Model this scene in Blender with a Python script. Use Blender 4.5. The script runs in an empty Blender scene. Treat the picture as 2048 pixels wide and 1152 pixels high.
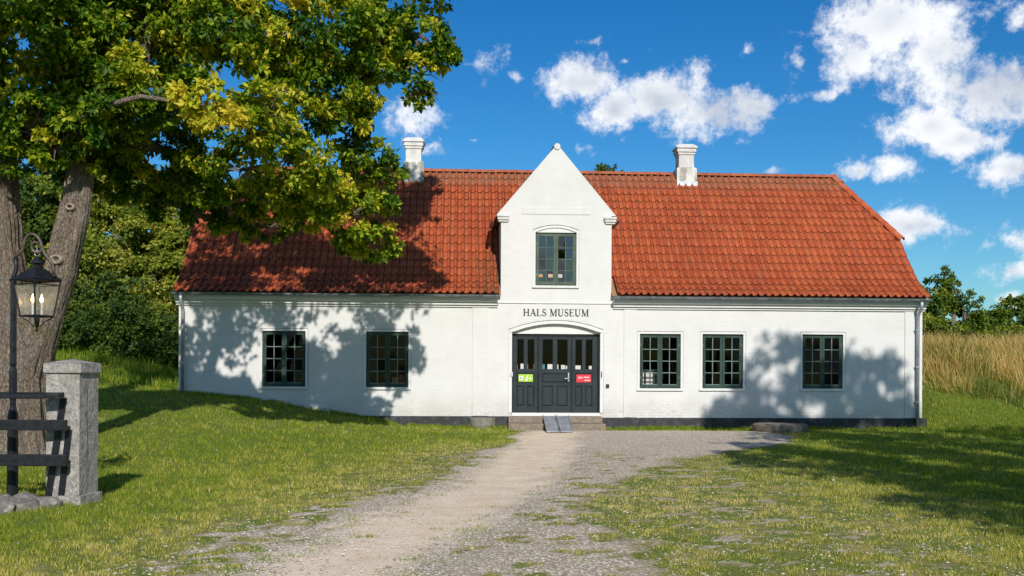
import bpy, math, random
import numpy as np
from mathutils import Vector, Matrix, Euler

# ------------------------------------------------------------------ camera, sky, sun, exposure
scene = bpy.context.scene
COL = scene.collection
random.seed(7)
RNG = np.random.default_rng(11)
R = math.radians
SUN_EL, SUN_AZ = R(32), R(6)            # azimuth measured from the facade's outward normal towards +x
SUN_DIR = Vector((math.sin(SUN_AZ) * math.cos(SUN_EL), -math.cos(SUN_AZ) * math.cos(SUN_EL), math.sin(SUN_EL)))

cam_data = bpy.data.cameras.new('camera')
cam_data.sensor_width = 36.0
cam_data.lens = 36.0 * 2000 / 2048
cam_data.shift_y = 166 / 2048
cam_data.clip_end = 6000
cam = bpy.data.objects.new('camera', cam_data)
COL.objects.link(cam)
cam.matrix_world = Matrix.Translation((-1.396, -26.63, 1.6)) @ Matrix.Rotation(R(-3.0), 4, 'Z') @ Matrix.Rotation(R(90), 4, 'X') @ Matrix.Rotation(R(0.28), 4, 'Z')
scene.camera = cam

scene.view_settings.view_transform = 'Standard'
scene.view_settings.look = 'None'
scene.view_settings.exposure = 0.25
scene.view_settings.gamma = 1.0
scene.view_settings.use_curve_mapping = False
scene.cycles.max_bounces = 8
scene.cycles.transparent_max_bounces = 12
scene.cycles.sample_clamp_indirect = 6.0

CLOUDS = [(0.121,0.283,0.0413,0.0275,1.00),(0.154,0.257,0.0385,0.0275,1.00),(0.203,0.262,0.0523,0.0374,1.00),(0.247,0.247,0.0660,0.0275,1.00),(0.285,0.257,0.0330,0.0220,0.90),(0.134,0.317,0.0264,0.0088,0.70),(0.168,0.301,0.0138,0.0055,0.60),(0.024,0.297,0.0413,0.0264,0.62),(0.054,0.285,0.0154,0.0099,0.60),(-0.046,0.244,0.0495,0.0385,0.80),(-0.023,0.224,0.0248,0.0165,0.75),(0.012,0.229,0.0083,0.0066,0.60),(0.122,0.217,0.0248,0.0121,0.50),(0.412,0.312,0.0715,0.0470,1.02),(0.377,0.292,0.0468,0.0310,0.98),(0.447,0.286,0.0600,0.0350,0.98),(0.327,0.294,0.0209,0.0154,0.75),(0.350,0.262,0.0303,0.0121,0.60),(0.464,0.321,0.0275,0.0165,0.60),(0.521,0.305,0.0165,0.0220,0.80),(0.489,0.247,0.0770,0.0440,1.00),(0.447,0.225,0.0605,0.0275,1.00),(0.473,0.210,0.0495,0.0248,1.00),(0.525,0.247,0.0495,0.0385,1.00),(0.422,0.189,0.0468,0.0176,0.90),(0.386,0.188,0.0275,0.0121,0.80),(0.518,0.182,0.0495,0.0209,0.95),(0.432,0.136,0.0420,0.0210,1.12),(0.448,0.135,0.0303,0.0165,1.00),(0.545,0.114,0.0440,0.0209,1.05),(0.514,0.088,0.0440,0.0138,0.85),(0.526,0.065,0.0385,0.0110,0.80),(0.309,0.193,0.0248,0.0088,0.60),(0.280,0.306,0.0121,0.0143,0.60)]

world = bpy.data.worlds.new('World')
scene.world = world
world.use_nodes = True


class N:
    """small helper round a node tree"""
    def __init__(s, nt):
        s.t = nt
        nt.nodes.clear()

    def n(s, typ, **kw):
        nd = s.t.nodes.new(typ)
        ins = kw.pop('ins', {})
        for k, v in kw.items():
            setattr(nd, k, v)
        for k, v in ins.items():
            s.set(nd.inputs[k], v)
        return nd

    def set(s, sock, v):
        if isinstance(v, bpy.types.NodeSocket):
            s.t.links.new(v, sock)
        elif isinstance(v, bpy.types.Node):
            s.t.links.new(v.outputs[0], sock)
        else:
            sock.default_value = v

    def m(s, op, a, b=0.0, c=0.0, clamp=False):
        nd = s.t.nodes.new('ShaderNodeMath')
        nd.operation = op
        nd.use_clamp = clamp
        s.set(nd.inputs[0], a); s.set(nd.inputs[1], b); s.set(nd.inputs[2], c)
        return nd.outputs[0]

    def vm(s, op, a, b=(0, 0, 0), out=0):
        nd = s.t.nodes.new('ShaderNodeVectorMath')
        nd.operation = op
        s.set(nd.inputs[0], a); s.set(nd.inputs[1], b)
        return nd.outputs[out]

    def mr(s, v, a, b, c=0.0, d=1.0, smooth=True):
        nd = s.t.nodes.new('ShaderNodeMapRange')
        nd.interpolation_type = 'SMOOTHSTEP' if smooth else 'LINEAR'
        s.set(nd.inputs[0], v)
        for i, q in enumerate((a, b, c, d)):
            s.set(nd.inputs[i + 1], q)
        return nd.outputs[0]

    def mix(s, f, a, b, typ='MIX'):
        nd = s.t.nodes.new('ShaderNodeMix')
        nd.data_type = 'RGBA'
        nd.blend_type = typ
        s.set(nd.inputs[0], f)
        s.set(nd.inputs[6], a if not isinstance(a, tuple) else (*a[:3], 1))
        s.set(nd.inputs[7], b if not isinstance(b, tuple) else (*b[:3], 1))
        return nd.outputs[2]

    def noise(s, vec, scale, detail=4, rough=0.55, out=0, w=None):
        nd = s.t.nodes.new('ShaderNodeTexNoise')
        s.set(nd.inputs['Vector'], vec)
        nd.inputs['Scale'].default_value = scale
        nd.inputs['Detail'].default_value = detail
        nd.inputs['Roughness'].default_value = rough
        return nd.outputs[out]

    def ramp(s, f, stops):
        nd = s.t.nodes.new('ShaderNodeValToRGB')
        s.set(nd.inputs[0], f)
        el = nd.color_ramp.elements
        while len(el) < len(stops):
            el.new(0.5)
        for e, (p, c) in zip(el, stops):
            e.position = p
            e.color = (*c, 1) if len(c) == 3 else c
        return nd.outputs[0]


w = N(world.node_tree)
sky = w.n('ShaderNodeTexSky', sky_type='NISHITA', sun_disc=False, sun_elevation=SUN_EL, sun_rotation=math.pi - SUN_AZ,
          altitude=0, air_density=1.0, dust_density=0.6, ozone_density=2.2)
hs = w.n('ShaderNodeHueSaturation', ins={'Saturation': 1.45, 'Value': 1.0, 'Color': sky.outputs[0]})
tint = w.mix(1.0, hs.outputs[0], (0.60, 0.94, 1.10), 'MULTIPLY')
tc = w.n('ShaderNodeTexCoord')
D = tc.outputs['Generated']
sx = w.n('ShaderNodeSeparateXYZ', ins={0: D})
az = w.m('ARCTAN2', sx.outputs[0], sx.outputs[1])
el = w.m('ARCSINE', sx.outputs[2])
ae = w.n('ShaderNodeCombineXYZ', ins={0: az, 1: el}).outputs[0]
big = w.noise(D, 9.0, 3, 0.5)
fine = w.noise(D, 30.0, 12, 0.69)
warpn = w.noise(D, 14.0, 4, 0.6, out=1)
ae_w = w.vm('ADD', ae, w.vm('MULTIPLY', w.vm('SUBTRACT', warpn, (0.5, 0.5, 0.5)), (0.034, 0.028, 0.0)))
field = None
for (a, e, ra, re, wt) in CLOUDS:
    d = w.vm('LENGTH', w.vm('MULTIPLY', w.vm('SUBTRACT', ae_w, (a, e, 0)), (1 / ra, 1 / re, 0)), out=1)
    f = w.m('SUBTRACT', wt * 1.02, w.m('MULTIPLY', d, 0.90))
    field = f if field is None else w.m('MAXIMUM', field, f)
# the same broken cumulus goes on over the rest of the sky
rest = w.mr(w.noise(w.vm('DIVIDE', D, w.n('ShaderNodeCombineXYZ', ins={0: w.m('ADD', w.m('MAXIMUM', sx.outputs[2], 0.0), 0.25), 1: w.m('ADD', w.m('MAXIMUM', sx.outputs[2], 0.0), 0.25), 2: 0.6}).outputs[0]), 2.6, 3, 0.5), 0.50, 0.66, -0.8, 1.0)
away = w.m('MAXIMUM', w.mr(w.m('ABSOLUTE', az), 0.56, 0.68), w.mr(el, 0.36, 0.44))
rest = w.m('SUBTRACT', rest, w.m('MULTIPLY', w.m('SUBTRACT', 1.0, away), 3.0))
field = w.m('MAXIMUM', field, rest)
dens = w.m('ADD', field, w.m('MULTIPLY', w.m('SUBTRACT', fine, 0.5), 2.7))
alpha = w.mr(dens, 0.10, 0.86)
alpha = w.m('MULTIPLY', alpha, w.mr(el, 0.0, 0.03))
core = w.mr(w.m('ADD', field, w.m('MULTIPLY', w.m('SUBTRACT', big, 0.5), 2.6)), 0.35, 1.1)
core = w.m('MULTIPLY', core, w.mr(w.noise(D, 40.0, 5, 0.6), 0.3, 0.7, 0.55, 1.0))
ccol = w.mix(core, (10.2, 10.4, 10.8), (5.7, 6.3, 7.4))
skyc = w.mix(alpha, tint, ccol)
bg = w.n('ShaderNodeBackground', ins={'Color': skyc, 'Strength': 0.082})
w.n('ShaderNodeOutputWorld', ins={0: bg.outputs[0]})

sun_data = bpy.data.lights.new('sun', 'SUN')
sun_data.energy = 4.1
sun_data.angle = R(0.53)
sun_data.color = (1.0, 0.945, 0.865)
sun = bpy.data.objects.new('sun', sun_data)
COL.objects.link(sun)
sun.rotation_euler = (-SUN_DIR).to_track_quat('-Z', 'Y').to_euler()
sun.location = (5, -20, 30)

# ------------------------------------------------------------------ object helpers
WO = {}                                   # world origin of each object (nothing above the tile level is rotated)


def root(name, loc, label, cat, group=None):
    o = bpy.data.objects.new(name, None)
    o.empty_display_size = 0.2
    COL.objects.link(o)
    o.location = loc
    WO[o] = Vector(loc)
    o['label'] = label
    o['category'] = cat
    if group:
        o['group'] = group
    return o


def tag(o, label=None, cat=None, group=None, kind=None):
    for k, v in (('label', label), ('category', cat), ('group', group), ('kind', kind)):
        if v:
            o[k] = v
    return o


def link(name, me, parent=None, origin=None):
    o = bpy.data.objects.new(name, me)
    COL.objects.link(o)
    if origin is None:
        origin = WO[parent] if parent is not None else Vector((0, 0, 0))
    origin = Vector(origin)
    WO[o] = origin
    if parent is not None:
        o.parent = parent
        o.location = origin - WO[parent]
    else:
        o.location = origin
    return o


class MB:
    def __init__(s):
        s.v = []
        s.f = []

    def add(s, vs, fs):
        b = len(s.v)
        s.v += [tuple(p) for p in vs]
        s.f += [tuple(b + i for i in q) for q in fs]
        return s

    def box(s, x0, x1, y0, y1, z0, z1, M=None):
        p = [(x0, y0, z0), (x1, y0, z0), (x1, y1, z0), (x0, y1, z0), (x0, y0, z1), (x1, y0, z1), (x1, y1, z1), (x0, y1, z1)]
        if M is not None:
            p = [M @ Vector(q) for q in p]
        return s.add(p, [(0, 3, 2, 1), (4, 5, 6, 7), (0, 1, 5, 4), (1, 2, 6, 5), (2, 3, 7, 6), (3, 0, 4, 7)])

    def prism(s, poly, y0, y1, M=None):
        """polygon in x,z (counter-clockwise seen from -y), extruded from y0 (front) to y1"""
        n = len(poly)
        p = [Vector((a, y0, b)) for a, b in poly] + [Vector((a, y1, b)) for a, b in poly]
        if M is not None:
            p = [M @ q for q in p]
        f = [tuple(range(n)), tuple(range(2 * n - 1, n - 1, -1))]
        f += [(i, i + n, (i + 1) % n + n, (i + 1) % n) for i in range(n)]
        return s.add(p, f)

    def sweep_x(s, prof, x0, x1):
        """profile in y,z swept along x, closed"""
        n = len(prof)
        p = [(x0, a, b) for a, b in prof] + [(x1, a, b) for a, b in prof]
        f = [tuple(range(n)), tuple(range(2 * n - 1, n - 1, -1))]
        f += [(i, i + n, (i + 1) % n + n, (i + 1) % n) for i in range(n)]
        return s.add(p, f)

    def tube(s, pts, rad, n=8, caps=True, flat=None):
        pts = [Vector(p) for p in pts]
        if not hasattr(rad, '__len__'):
            rad = [rad] * len(pts)
        b = len(s.v)
        prev = None
        for i, p in enumerate(pts):
            t = (pts[min(i + 1, len(pts) - 1)] - pts[max(i - 1, 0)]).normalized()
            if prev is None:
                a = t.cross(Vector((0, 0, 1)) if abs(t.z) < 0.9 else Vector((1, 0, 0))).normalized()
            else:
                a = (prev - t * prev.dot(t)).normalized()
            prev = a
            c = t.cross(a)
            for k in range(n):
                th = 2 * math.pi * k / n
                s.v.append(tuple(p + (a * math.cos(th) + c * math.sin(th)) * rad[i]))
        for i in range(len(pts) - 1):
            for k in range(n):
                k2 = (k + 1) % n
                s.f.append((b + i * n + k, b + i * n + k2, b + (i + 1) * n + k2, b + (i + 1) * n + k))
        if caps:
            s.f.append(tuple(b + k for k in range(n))[::-1])
            s.f.append(tuple(b + (len(pts) - 1) * n + k for k in range(n)))
        return s

    def lathe(s, c, prof, n=16):
        """prof: list of (radius, z)"""
        b = len(s.v)
        for r_, z in prof:
            for k in range(n):
                th = 2 * math.pi * k / n
                s.v.append((c[0] + r_ * math.cos(th), c[1] + r_ * math.sin(th), c[2] + z))
        for i in range(len(prof) - 1):
            for k in range(n):
                k2 = (k + 1) % n
                s.f.append((b + i * n + k, b + i * n + k2, b + (i + 1) * n + k2, b + (i + 1) * n + k))
        s.f.append(tuple(b + k for k in range(n))[::-1])
        s.f.append(tuple(b + (len(prof) - 1) * n + k for k in range(n)))
        return s

    def build(s, name, mat, parent=None, origin=None, bevel=0, smooth=False, loc0=None):
        me = bpy.data.meshes.new(name)
        o_ = Vector(origin) if origin is not None else (WO[parent] if parent is not None else Vector((0, 0, 0)))
        me.from_pydata([tuple(Vector(p) - o_) for p in s.v], [], s.f)
        me.validate()
        me.update()
        if smooth:
            me.polygons.foreach_set('use_smooth', [True] * len(me.polygons))
        me.materials.append(mat)
        o = link(name, me, parent, o_)
        if bevel:
            bm_ = o.modifiers.new('bevel', 'BEVEL')
            bm_.width = bevel
            bm_.segments = 2
            bm_.limit_method = 'ANGLE'
        return o


def np_mesh(name, V, T, mat, parent=None, origin=None, attrs=None, smooth=False):
    V = np.asarray(V, np.float32)
    T = np.asarray(T, np.int32)
    k = T.shape[1]
    me = bpy.data.meshes.new(name)
    o_ = Vector(origin) if origin is not None else (WO[parent] if parent is not None else Vector((0, 0, 0)))
    V = V - np.array(o_, np.float32)
    me.vertices.add(len(V))
    me.vertices.foreach_set('co', V.ravel())
    me.loops.add(T.size)
    me.loops.foreach_set('vertex_index', T.ravel())
    me.polygons.add(len(T))
    me.polygons.foreach_set('loop_start', np.arange(0, T.size, k, dtype=np.int32))
    me.polygons.foreach_set('loop_total', np.full(len(T), k, np.int32))
    if smooth:
        me.polygons.foreach_set('use_smooth', np.ones(len(T), bool))
    for an, av in (attrs or {}).items():
        av = np.asarray(av, np.float32)
        if av.ndim == 1:
            at = me.attributes.new(an, 'FLOAT', 'POINT')
            at.data.foreach_set('value', av)
        else:
            at = me.attributes.new(an, 'FLOAT_VECTOR', 'POINT')
            at.data.foreach_set('vector', av.ravel())
    me.update(calc_edges=True)
    me.materials.append(mat)
    return link(name, me, parent, o_)


# ------------------------------------------------------------------ materials
def mat(name, fn):
    m_ = bpy.data.materials.new(name)
    m_.use_nodes = True
    n = N(m_.node_tree)
    res = fn(n)
    n.n('ShaderNodeOutputMaterial', ins={0: res})
    return m_


def pos(n):
    return n.n('ShaderNodeNewGeometry').outputs['Position']


def bump(n, h, strength=0.3, dist=0.01):
    return n.n('ShaderNodeBump', ins={'Height': h, 'Strength': strength, 'Distance': dist}).outputs[0]


def pbsdf(n, col, rough=0.7, normal=None, spec=0.5, metal=0.0):
    ins = {'Base Color': col if not isinstance(col, tuple) else (*col[:3], 1), 'Roughness': rough, 'Specular IOR Level': spec, 'Metallic': metal}
    nd = n.n('ShaderNodeBsdfPrincipled', ins=ins)
    if normal is not None:
        n.set(nd.inputs['Normal'], normal)
    return nd.outputs[0]


def simple(name, col, rough=0.6, spec=0.4, metal=0.0, var=0.25, scale=12, bm=0.0):
    def fn(n):
        P = pos(n)
        nz = n.noise(P, scale, 6, 0.6)
        c = n.mix(n.mr(nz, 0.3, 0.7), tuple(x * (1 - var) for x in col), tuple(min(1, x * (1 + var)) for x in col))
        nr = bump(n, n.noise(P, scale * 8, 4), bm, 0.004) if bm else None
        return pbsdf(n, c, rough, nr, spec, metal)
    return mat(name, fn)


def whitewash(name, base=(0.62, 0.612, 0.60), peel=True, dirt=0.0):
    def fn(n):
        P = pos(n)
        sp = n.n('ShaderNodeSeparateXYZ', ins={0: P})
        vec = n.n('ShaderNodeCombineXYZ', ins={0: n.m('ADD', sp.outputs[0], sp.outputs[1]), 1: sp.outputs[2], 2: 0.0}).outputs[0]
        wob = n.noise(P, 9, 3, 0.5, out=1)
        vec = n.vm('ADD', vec, n.vm('MULTIPLY', n.vm('SUBTRACT', wob, (0.5, 0.5, 0.5)), (0.03, 0.014, 0)))
        br = n.n('ShaderNodeTexBrick', ins={'Vector': vec, 'Scale': 1.0, 'Mortar Size': 0.006, 'Mortar Smooth': 0.6, 'Brick Width': 0.24, 'Row Height': 0.072,
                                            'Color1': (1, 1, 1, 1), 'Color2': (0.82, 0.82, 0.82, 1), 'Mortar': (0, 0, 0, 1)})
        n1 = n.noise(P, 1.3, 5, 0.6)
        n2 = n.noise(P, 28, 6, 0.65)
        n3 = n.noise(n.vm('MULTIPLY', P, (2.2, 2.2, 16)), 1.0, 4, 0.6)
        c = n.mix(n.mr(n1, 0.35, 0.75), base, tuple(x * 0.93 for x in base))
        c = n.mix(n.m('MULTIPLY', n.mr(n3, 0.48, 0.75), 0.30), c, (0.47, 0.46, 0.445))
        n4 = n.noise(n.vm('MULTIPLY', P, (5, 5, 0.9)), 1.0, 5, 0.7)
        c = n.mix(n.m('MULTIPLY', n.mr(n4, 0.56, 0.78), 0.22), c, (0.40, 0.385, 0.36))
        bm_ = n.m('MULTIPLY', n.mr(br.outputs[0], 0.7, 0.2), n.mr(n.noise(P, 2.1, 4, 0.6), 0.40, 0.62))
        c = n.mix(n.m('MULTIPLY', bm_, 0.055), c, (0.36, 0.355, 0.35))
        c = n.mix(n.m('MULTIPLY', n.mr(n2, 0.58, 0.8), 0.16), c, (0.50, 0.49, 0.47))
        if peel:
            low = n.mr(sp.outputs[2], 1.15, 0.45)
            pn = n.noise(n.vm('MULTIPLY', P, (1.1, 1.1, 5.0)), 1.0, 5, 0.65)
            flk = n.mr(n.noise(n.vm('MULTIPLY', P, (7, 7, 38)), 1.0, 6, 0.75), 0.54, 0.62)
            mort = n.mr(br.outputs[0], 0.75, 0.2)
            patch = n.m('MULTIPLY', n.mr(n.m('ADD', pn, n.m('MULTIPLY', low, 0.30)), 0.64, 0.82), low)
            k = n.m('MULTIPLY', n.m('MULTIPLY', patch, n.m('MAXIMUM', n.m('MULTIPLY', mort, 0.42), n.m('MULTIPLY', flk, 0.8))), 0.9)
            c = n.mix(k, c, (0.17, 0.165, 0.16))
            c = n.mix(n.m('MULTIPLY', n.m('MULTIPLY', low, n.mr(n1, 0.25, 0.65)), 0.42), c, (0.44, 0.41, 0.36))
            fm = n.m('MULTIPLY', mort, n.m('MULTIPLY', n.mr(pn, 0.5, 0.62), 0.09))
            c = n.mix(fm, c, (0.42, 0.41, 0.40))
        if dirt:
            dn = n.noise(n.vm('MULTIPLY', P, (5, 5, 1.6)), 1.0, 6, 0.7)
            c = n.mix(n.m('MULTIPLY', n.mr(dn, 0.42, 0.62), dirt), c, (0.24, 0.22, 0.18))
        h = n.m('ADD', n.m('MULTIPLY', br.outputs[0], 0.22), n.m('MULTIPLY', n2, 0.5))
        return pbsdf(n, c, 0.85, bump(n, h, 0.45, 0.008), 0.25)
    return mat(name, fn)


M_wall = whitewash('whitewashed_brick')
M_trim = whitewash('white_plaster_trim', (0.66, 0.655, 0.64), peel=False)
M_chim = whitewash('white_chimney_plaster', (0.64, 0.635, 0.62), peel=False, dirt=0.32)
M_chimd = whitewash('stained_chimney_plaster', (0.66, 0.64, 0.60), peel=False, dirt=0.85)


def tile_fn(ridge=False, hi=True):
    def fn(n):
        P = pos(n)
        sp = n.n('ShaderNodeSeparateXYZ', ins={0: P})
        rnd = n.m('FRACT', n.m('ADD', n.n('ShaderNodeObjectInfo').outputs['Random'], n.n('ShaderNodeAttribute', attribute_name='tone').outputs['Fac']))
        c = n.ramp(rnd, [(0.0, (0.39, 0.074, 0.022)), (0.35, (0.43, 0.088, 0.026)), (0.7, (0.48, 0.108, 0.032)), (1.0, (0.42, 0.098, 0.034))])
        c = n.mix(n.mr(n.noise(P, 0.7, 3), 0.35, 0.7), c, n.mix(1.0, c, (0.86, 0.82, 0.9), 'MULTIPLY'))
        st = n.noise(n.vm('MULTIPLY', P, (26, 5, 5)), 1.0, 5, 0.65)
        c = n.mix(n.m('MULTIPLY', n.mr(st, 0.48, 0.72), 0.65), c, (0.20, 0.062, 0.03))
        c = n.mix(n.m('MULTIPLY', n.mr(n.noise(P, 45, 4, 0.6), 0.55, 0.8), 0.4), c, (0.50, 0.20, 0.09))
        gm_ = n.n('ShaderNodeAttribute', attribute_name='groove_shade').outputs['Fac']
        c = n.mix(n.m('MULTIPLY', n.m('MULTIPLY', gm_, gm_), n.mr(n.noise(P, 9, 4), 0.25, 0.6, 0.55, 0.85)), c, (0.085, 0.022, 0.012))  # shade of grooves and lower edges painted into the clay colour
        # lichen and mortar under the ridge
        top = n.mr(n.m('ADD', sp.outputs[2], n.m('MULTIPLY', n.noise(P, 5, 3), 0.3)), 7.10, 7.45)
        c = n.mix(n.m('MULTIPLY', n.m('MULTIPLY', top, n.mr(n.noise(P, 14, 5, 0.7), 0.38, 0.6)), 0.45 if ridge else 0.7), c, (0.19, 0.13, 0.08))
        # algae streak beside the dormer
        dx = n.m('MULTIPLY', n.mr(sp.outputs[0], -1.25, -0.35), n.mr(sp.outputs[0], -0.30, -0.33))
        al = n.m('MULTIPLY', n.m('MULTIPLY', dx, n.mr(sp.outputs[2], 5.3, 4.4)), n.mr(n.noise(n.vm('MULTIPLY', P, (7, 2, 2)), 1.0, 4, 0.6), 0.35, 0.6))
        c = n.mix(n.m('MULTIPLY', al, 0.85), c, (0.09, 0.055, 0.025))
        # dark moss flecks
        mo = n.m('MULTIPLY', n.mr(n.noise(P, 2.6, 5, 0.7), 0.53, 0.66), n.mr(n.noise(P, 22, 4), 0.45, 0.65))
        c = n.mix(n.m('MULTIPLY', mo, 0.55), c, (0.12, 0.07, 0.04))
        return pbsdf(n, c, 0.72, bump(n, n.noise(P, 60, 4, 0.6), 0.25, 0.004), 0.3)
    return fn


M_edge = simple('grey_edge_strip', (0.16, 0.155, 0.15), 0.9, 0.1, var=0.6, scale=9)
M_tile = mat('red_clay_tile', tile_fn())
M_ridge = mat('ridge_clay_tile', tile_fn(True))
M_tar = simple('black_tarred_plinth', (0.022, 0.024, 0.028), 0.55, 0.5, var=0.6, scale=5, bm=0.5)


def tar_fn(n):
    P = pos(n)
    c = n.mix(n.mr(n.noise(P, 5, 6, 0.65), 0.4, 0.75), (0.018, 0.019, 0.022), (0.06, 0.06, 0.062))
    v = n.n('ShaderNodeTexVoronoi', ins={'Vector': P, 'Scale': 13.0})
    sp = n.m('MULTIPLY', n.mr(v.outputs['Distance'], 0.16, 0.08), n.mr(n.noise(P, 2.5, 3), 0.52, 0.62))
    c = n.mix(n.m('MULTIPLY', sp, 0.7), c, (0.5, 0.5, 0.48))
    return pbsdf(n, c, 0.6, bump(n, n.noise(P, 18, 6, 0.7), 0.7, 0.02), 0.4)


M_tar = mat('black_tarred_plinth', tar_fn)


def paint_fn(col, worn=0.2):
    def fn(n):
        P = pos(n)
        c = n.mix(n.mr(n.noise(P, 3, 4), 0.3, 0.7), tuple(x * 0.8 for x in col), tuple(x * 1.2 for x in col))
        g = n.noise(n.vm('MULTIPLY', P, (60, 60, 4)), 1.0, 4, 0.6)
        c = n.mix(n.m('MULTIPLY', n.mr(g, 0.55, 0.8), 0.4), c, tuple(min(1, x * 1.8 + 0.02) for x in col))
        chips = n.m('MULTIPLY', n.mr(n.noise(P, 34, 5, 0.7), 0.66, 0.70), worn)
        c = n.mix(chips, c, (0.55, 0.55, 0.5))
        return pbsdf(n, c, 0.5, bump(n, g, 0.15, 0.002), 0.25)
    return fn


M_green = mat('dark_green_paint', paint_fn((0.024, 0.050, 0.040)))
M_greenl = mat('weathered_green_paint', paint_fn((0.065, 0.095, 0.070), 0.6))
M_bar = mat('pale_green_bar_paint', paint_fn((0.12, 0.17, 0.155), 0.3))
M_door = mat('blue_black_door_paint', paint_fn((0.017, 0.025, 0.029), 0.25))
M_doorg = mat('dark_door_groove_paint', paint_fn((0.009, 0.013, 0.015), 0.0))


def glass_fn(refl, dark):
    def fn(n):
        fr = n.n('ShaderNodeFresnel', ins={'IOR': 1.5}).outputs[0]
        f = n.m('ADD', n.m('MULTIPLY', fr, 0.25), refl, clamp=True)
        tr = n.n('ShaderNodeBsdfTransparent', ins={'Color': (dark, dark, dark, 1)})
        gl = n.n('ShaderNodeBsdfGlossy', ins={'Color': (0.95, 0.97, 1, 1), 'Roughness': 0.02})
        return n.n('ShaderNodeMixShader', ins={0: f, 1: tr.outputs[0], 2: gl.outputs[0]}).outputs[0]
    return fn


M_glass = mat('window_glass', glass_fn(0.0, 0.85))
M_glassu = mat('upper_window_glass', glass_fn(0.085, 0.8))
M_zinc = simple('zinc', (0.40, 0.43, 0.46), 0.42, 0.5, 0.45, var=0.25, scale=4)
M_gutter = simple('dull_zinc_gutter', (0.20, 0.225, 0.25), 0.4, 0.5, 0.5, var=0.35, scale=5)
M_iron = simple('black_iron', (0.010, 0.011, 0.014), 0.45, 0.35, 0.0, var=0.5, scale=20, bm=0.3)
M_rust = simple('worn_brown_iron', (0.075, 0.055, 0.04), 0.5, 0.5, 0.2, var=0.5, scale=16, bm=0.3)
M_black = simple('black_plastic', (0.02, 0.02, 0.022), 0.5)
M_letter = simple('dark_grey_letter_paint', (0.055, 0.06, 0.062), 0.7, 0.2, var=0.2)
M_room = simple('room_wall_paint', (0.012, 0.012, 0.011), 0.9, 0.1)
M_paper = simple('white_paper', (0.72, 0.71, 0.68), 0.9, 0.1, var=0.05)
M_greenst = simple('lime_green_sticker', (0.34, 0.52, 0.06), 0.5, 0.3, var=0.04)
M_redst = simple('crimson_sticker', (0.60, 0.03, 0.055), 0.5, 0.3, var=0.04)
M_whitep = simple('white_print', (0.82, 0.82, 0.80), 0.5, 0.3, var=0.02)
M_amber = simple('amber_paper', (0.75, 0.36, 0.06), 0.8, 0.1, var=0.1)
M_peach = simple('peach_paper', (0.80, 0.56, 0.36), 0.8, 0.1, var=0.1)
M_wood = simple('brown_wood', (0.30, 0.17, 0.08), 0.6, 0.3)
M_teal = simple('teal_card', (0.05, 0.22, 0.25), 0.6, 0.3)


def stone_fn(cols, scale=30, spots=True, bmp=0.8, lichen=0.0, bd=0.012):
    def fn(n):
        P = n.n('ShaderNodeTexCoord').outputs['Object']
        a = n.noise(P, scale, 6, 0.75)
        c = n.ramp(a, [(0.25, cols[0]), (0.5, cols[1]), (0.78, cols[2])])
        if spots:
            v = n.noise(P, scale * 5, 3, 0.6)
            c = n.mix(n.m('MULTIPLY', n.mr(v, 0.58, 0.68), 0.6), c, (0.045, 0.045, 0.045))
            v2 = n.noise(P, scale * 3.2, 3, 0.6)
            c = n.mix(n.m('MULTIPLY', n.mr(v2, 0.60, 0.70), 0.5), c, (0.66, 0.64, 0.62))
        if lichen:
            li = n.mr(n.noise(P, 3.4, 6, 0.7), 0.58, 0.66)
            c = n.mix(n.m('MULTIPLY', li, lichen), c, (0.55, 0.53, 0.46))
            li2 = n.mr(n.noise(n.vm('ADD', P, (7, 3, 1)), 3.0, 6, 0.7), 0.60, 0.70)
            c = n.mix(n.m('MULTIPLY', li2, lichen * 0.7), c, (0.24, 0.19, 0.07))
        h = n.m('ADD', n.noise(P, scale * 0.5, 6, 0.75), n.m('MULTIPLY', n.noise(P, scale * 2.2, 5, 0.7), 0.5))
        return pbsdf(n, c, 0.88, bump(n, h, bmp, bd), 0.25)
    return fn


M_granite = mat('grey_granite', stone_fn(((0.12, 0.108, 0.096), (0.31, 0.285, 0.26), (0.54, 0.51, 0.475)), 13, True, 1.0, 0.6, 0.035))
M_fieldst = mat('split_fieldstone', stone_fn(((0.07, 0.062, 0.055), (0.17, 0.155, 0.14), (0.33, 0.30, 0.265)), 7, True, 1.0, 0.4, 0.03))
M_sandst = mat('brown_sandstone', stone_fn(((0.12, 0.10, 0.078), (0.21, 0.17, 0.13), (0.31, 0.26, 0.205)), 9, False, 0.6, 0.2))
M_conc = mat('grey_concrete', stone_fn(((0.14, 0.13, 0.11), (0.23, 0.215, 0.18), (0.34, 0.32, 0.28)), 10, False, 0.6, 0.3))
M_mill = mat('mossy_millstone', stone_fn(((0.08, 0.07, 0.055), (0.16, 0.13, 0.10), (0.24, 0.20, 0.15)), 8, False, 0.7, 0.2))


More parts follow.
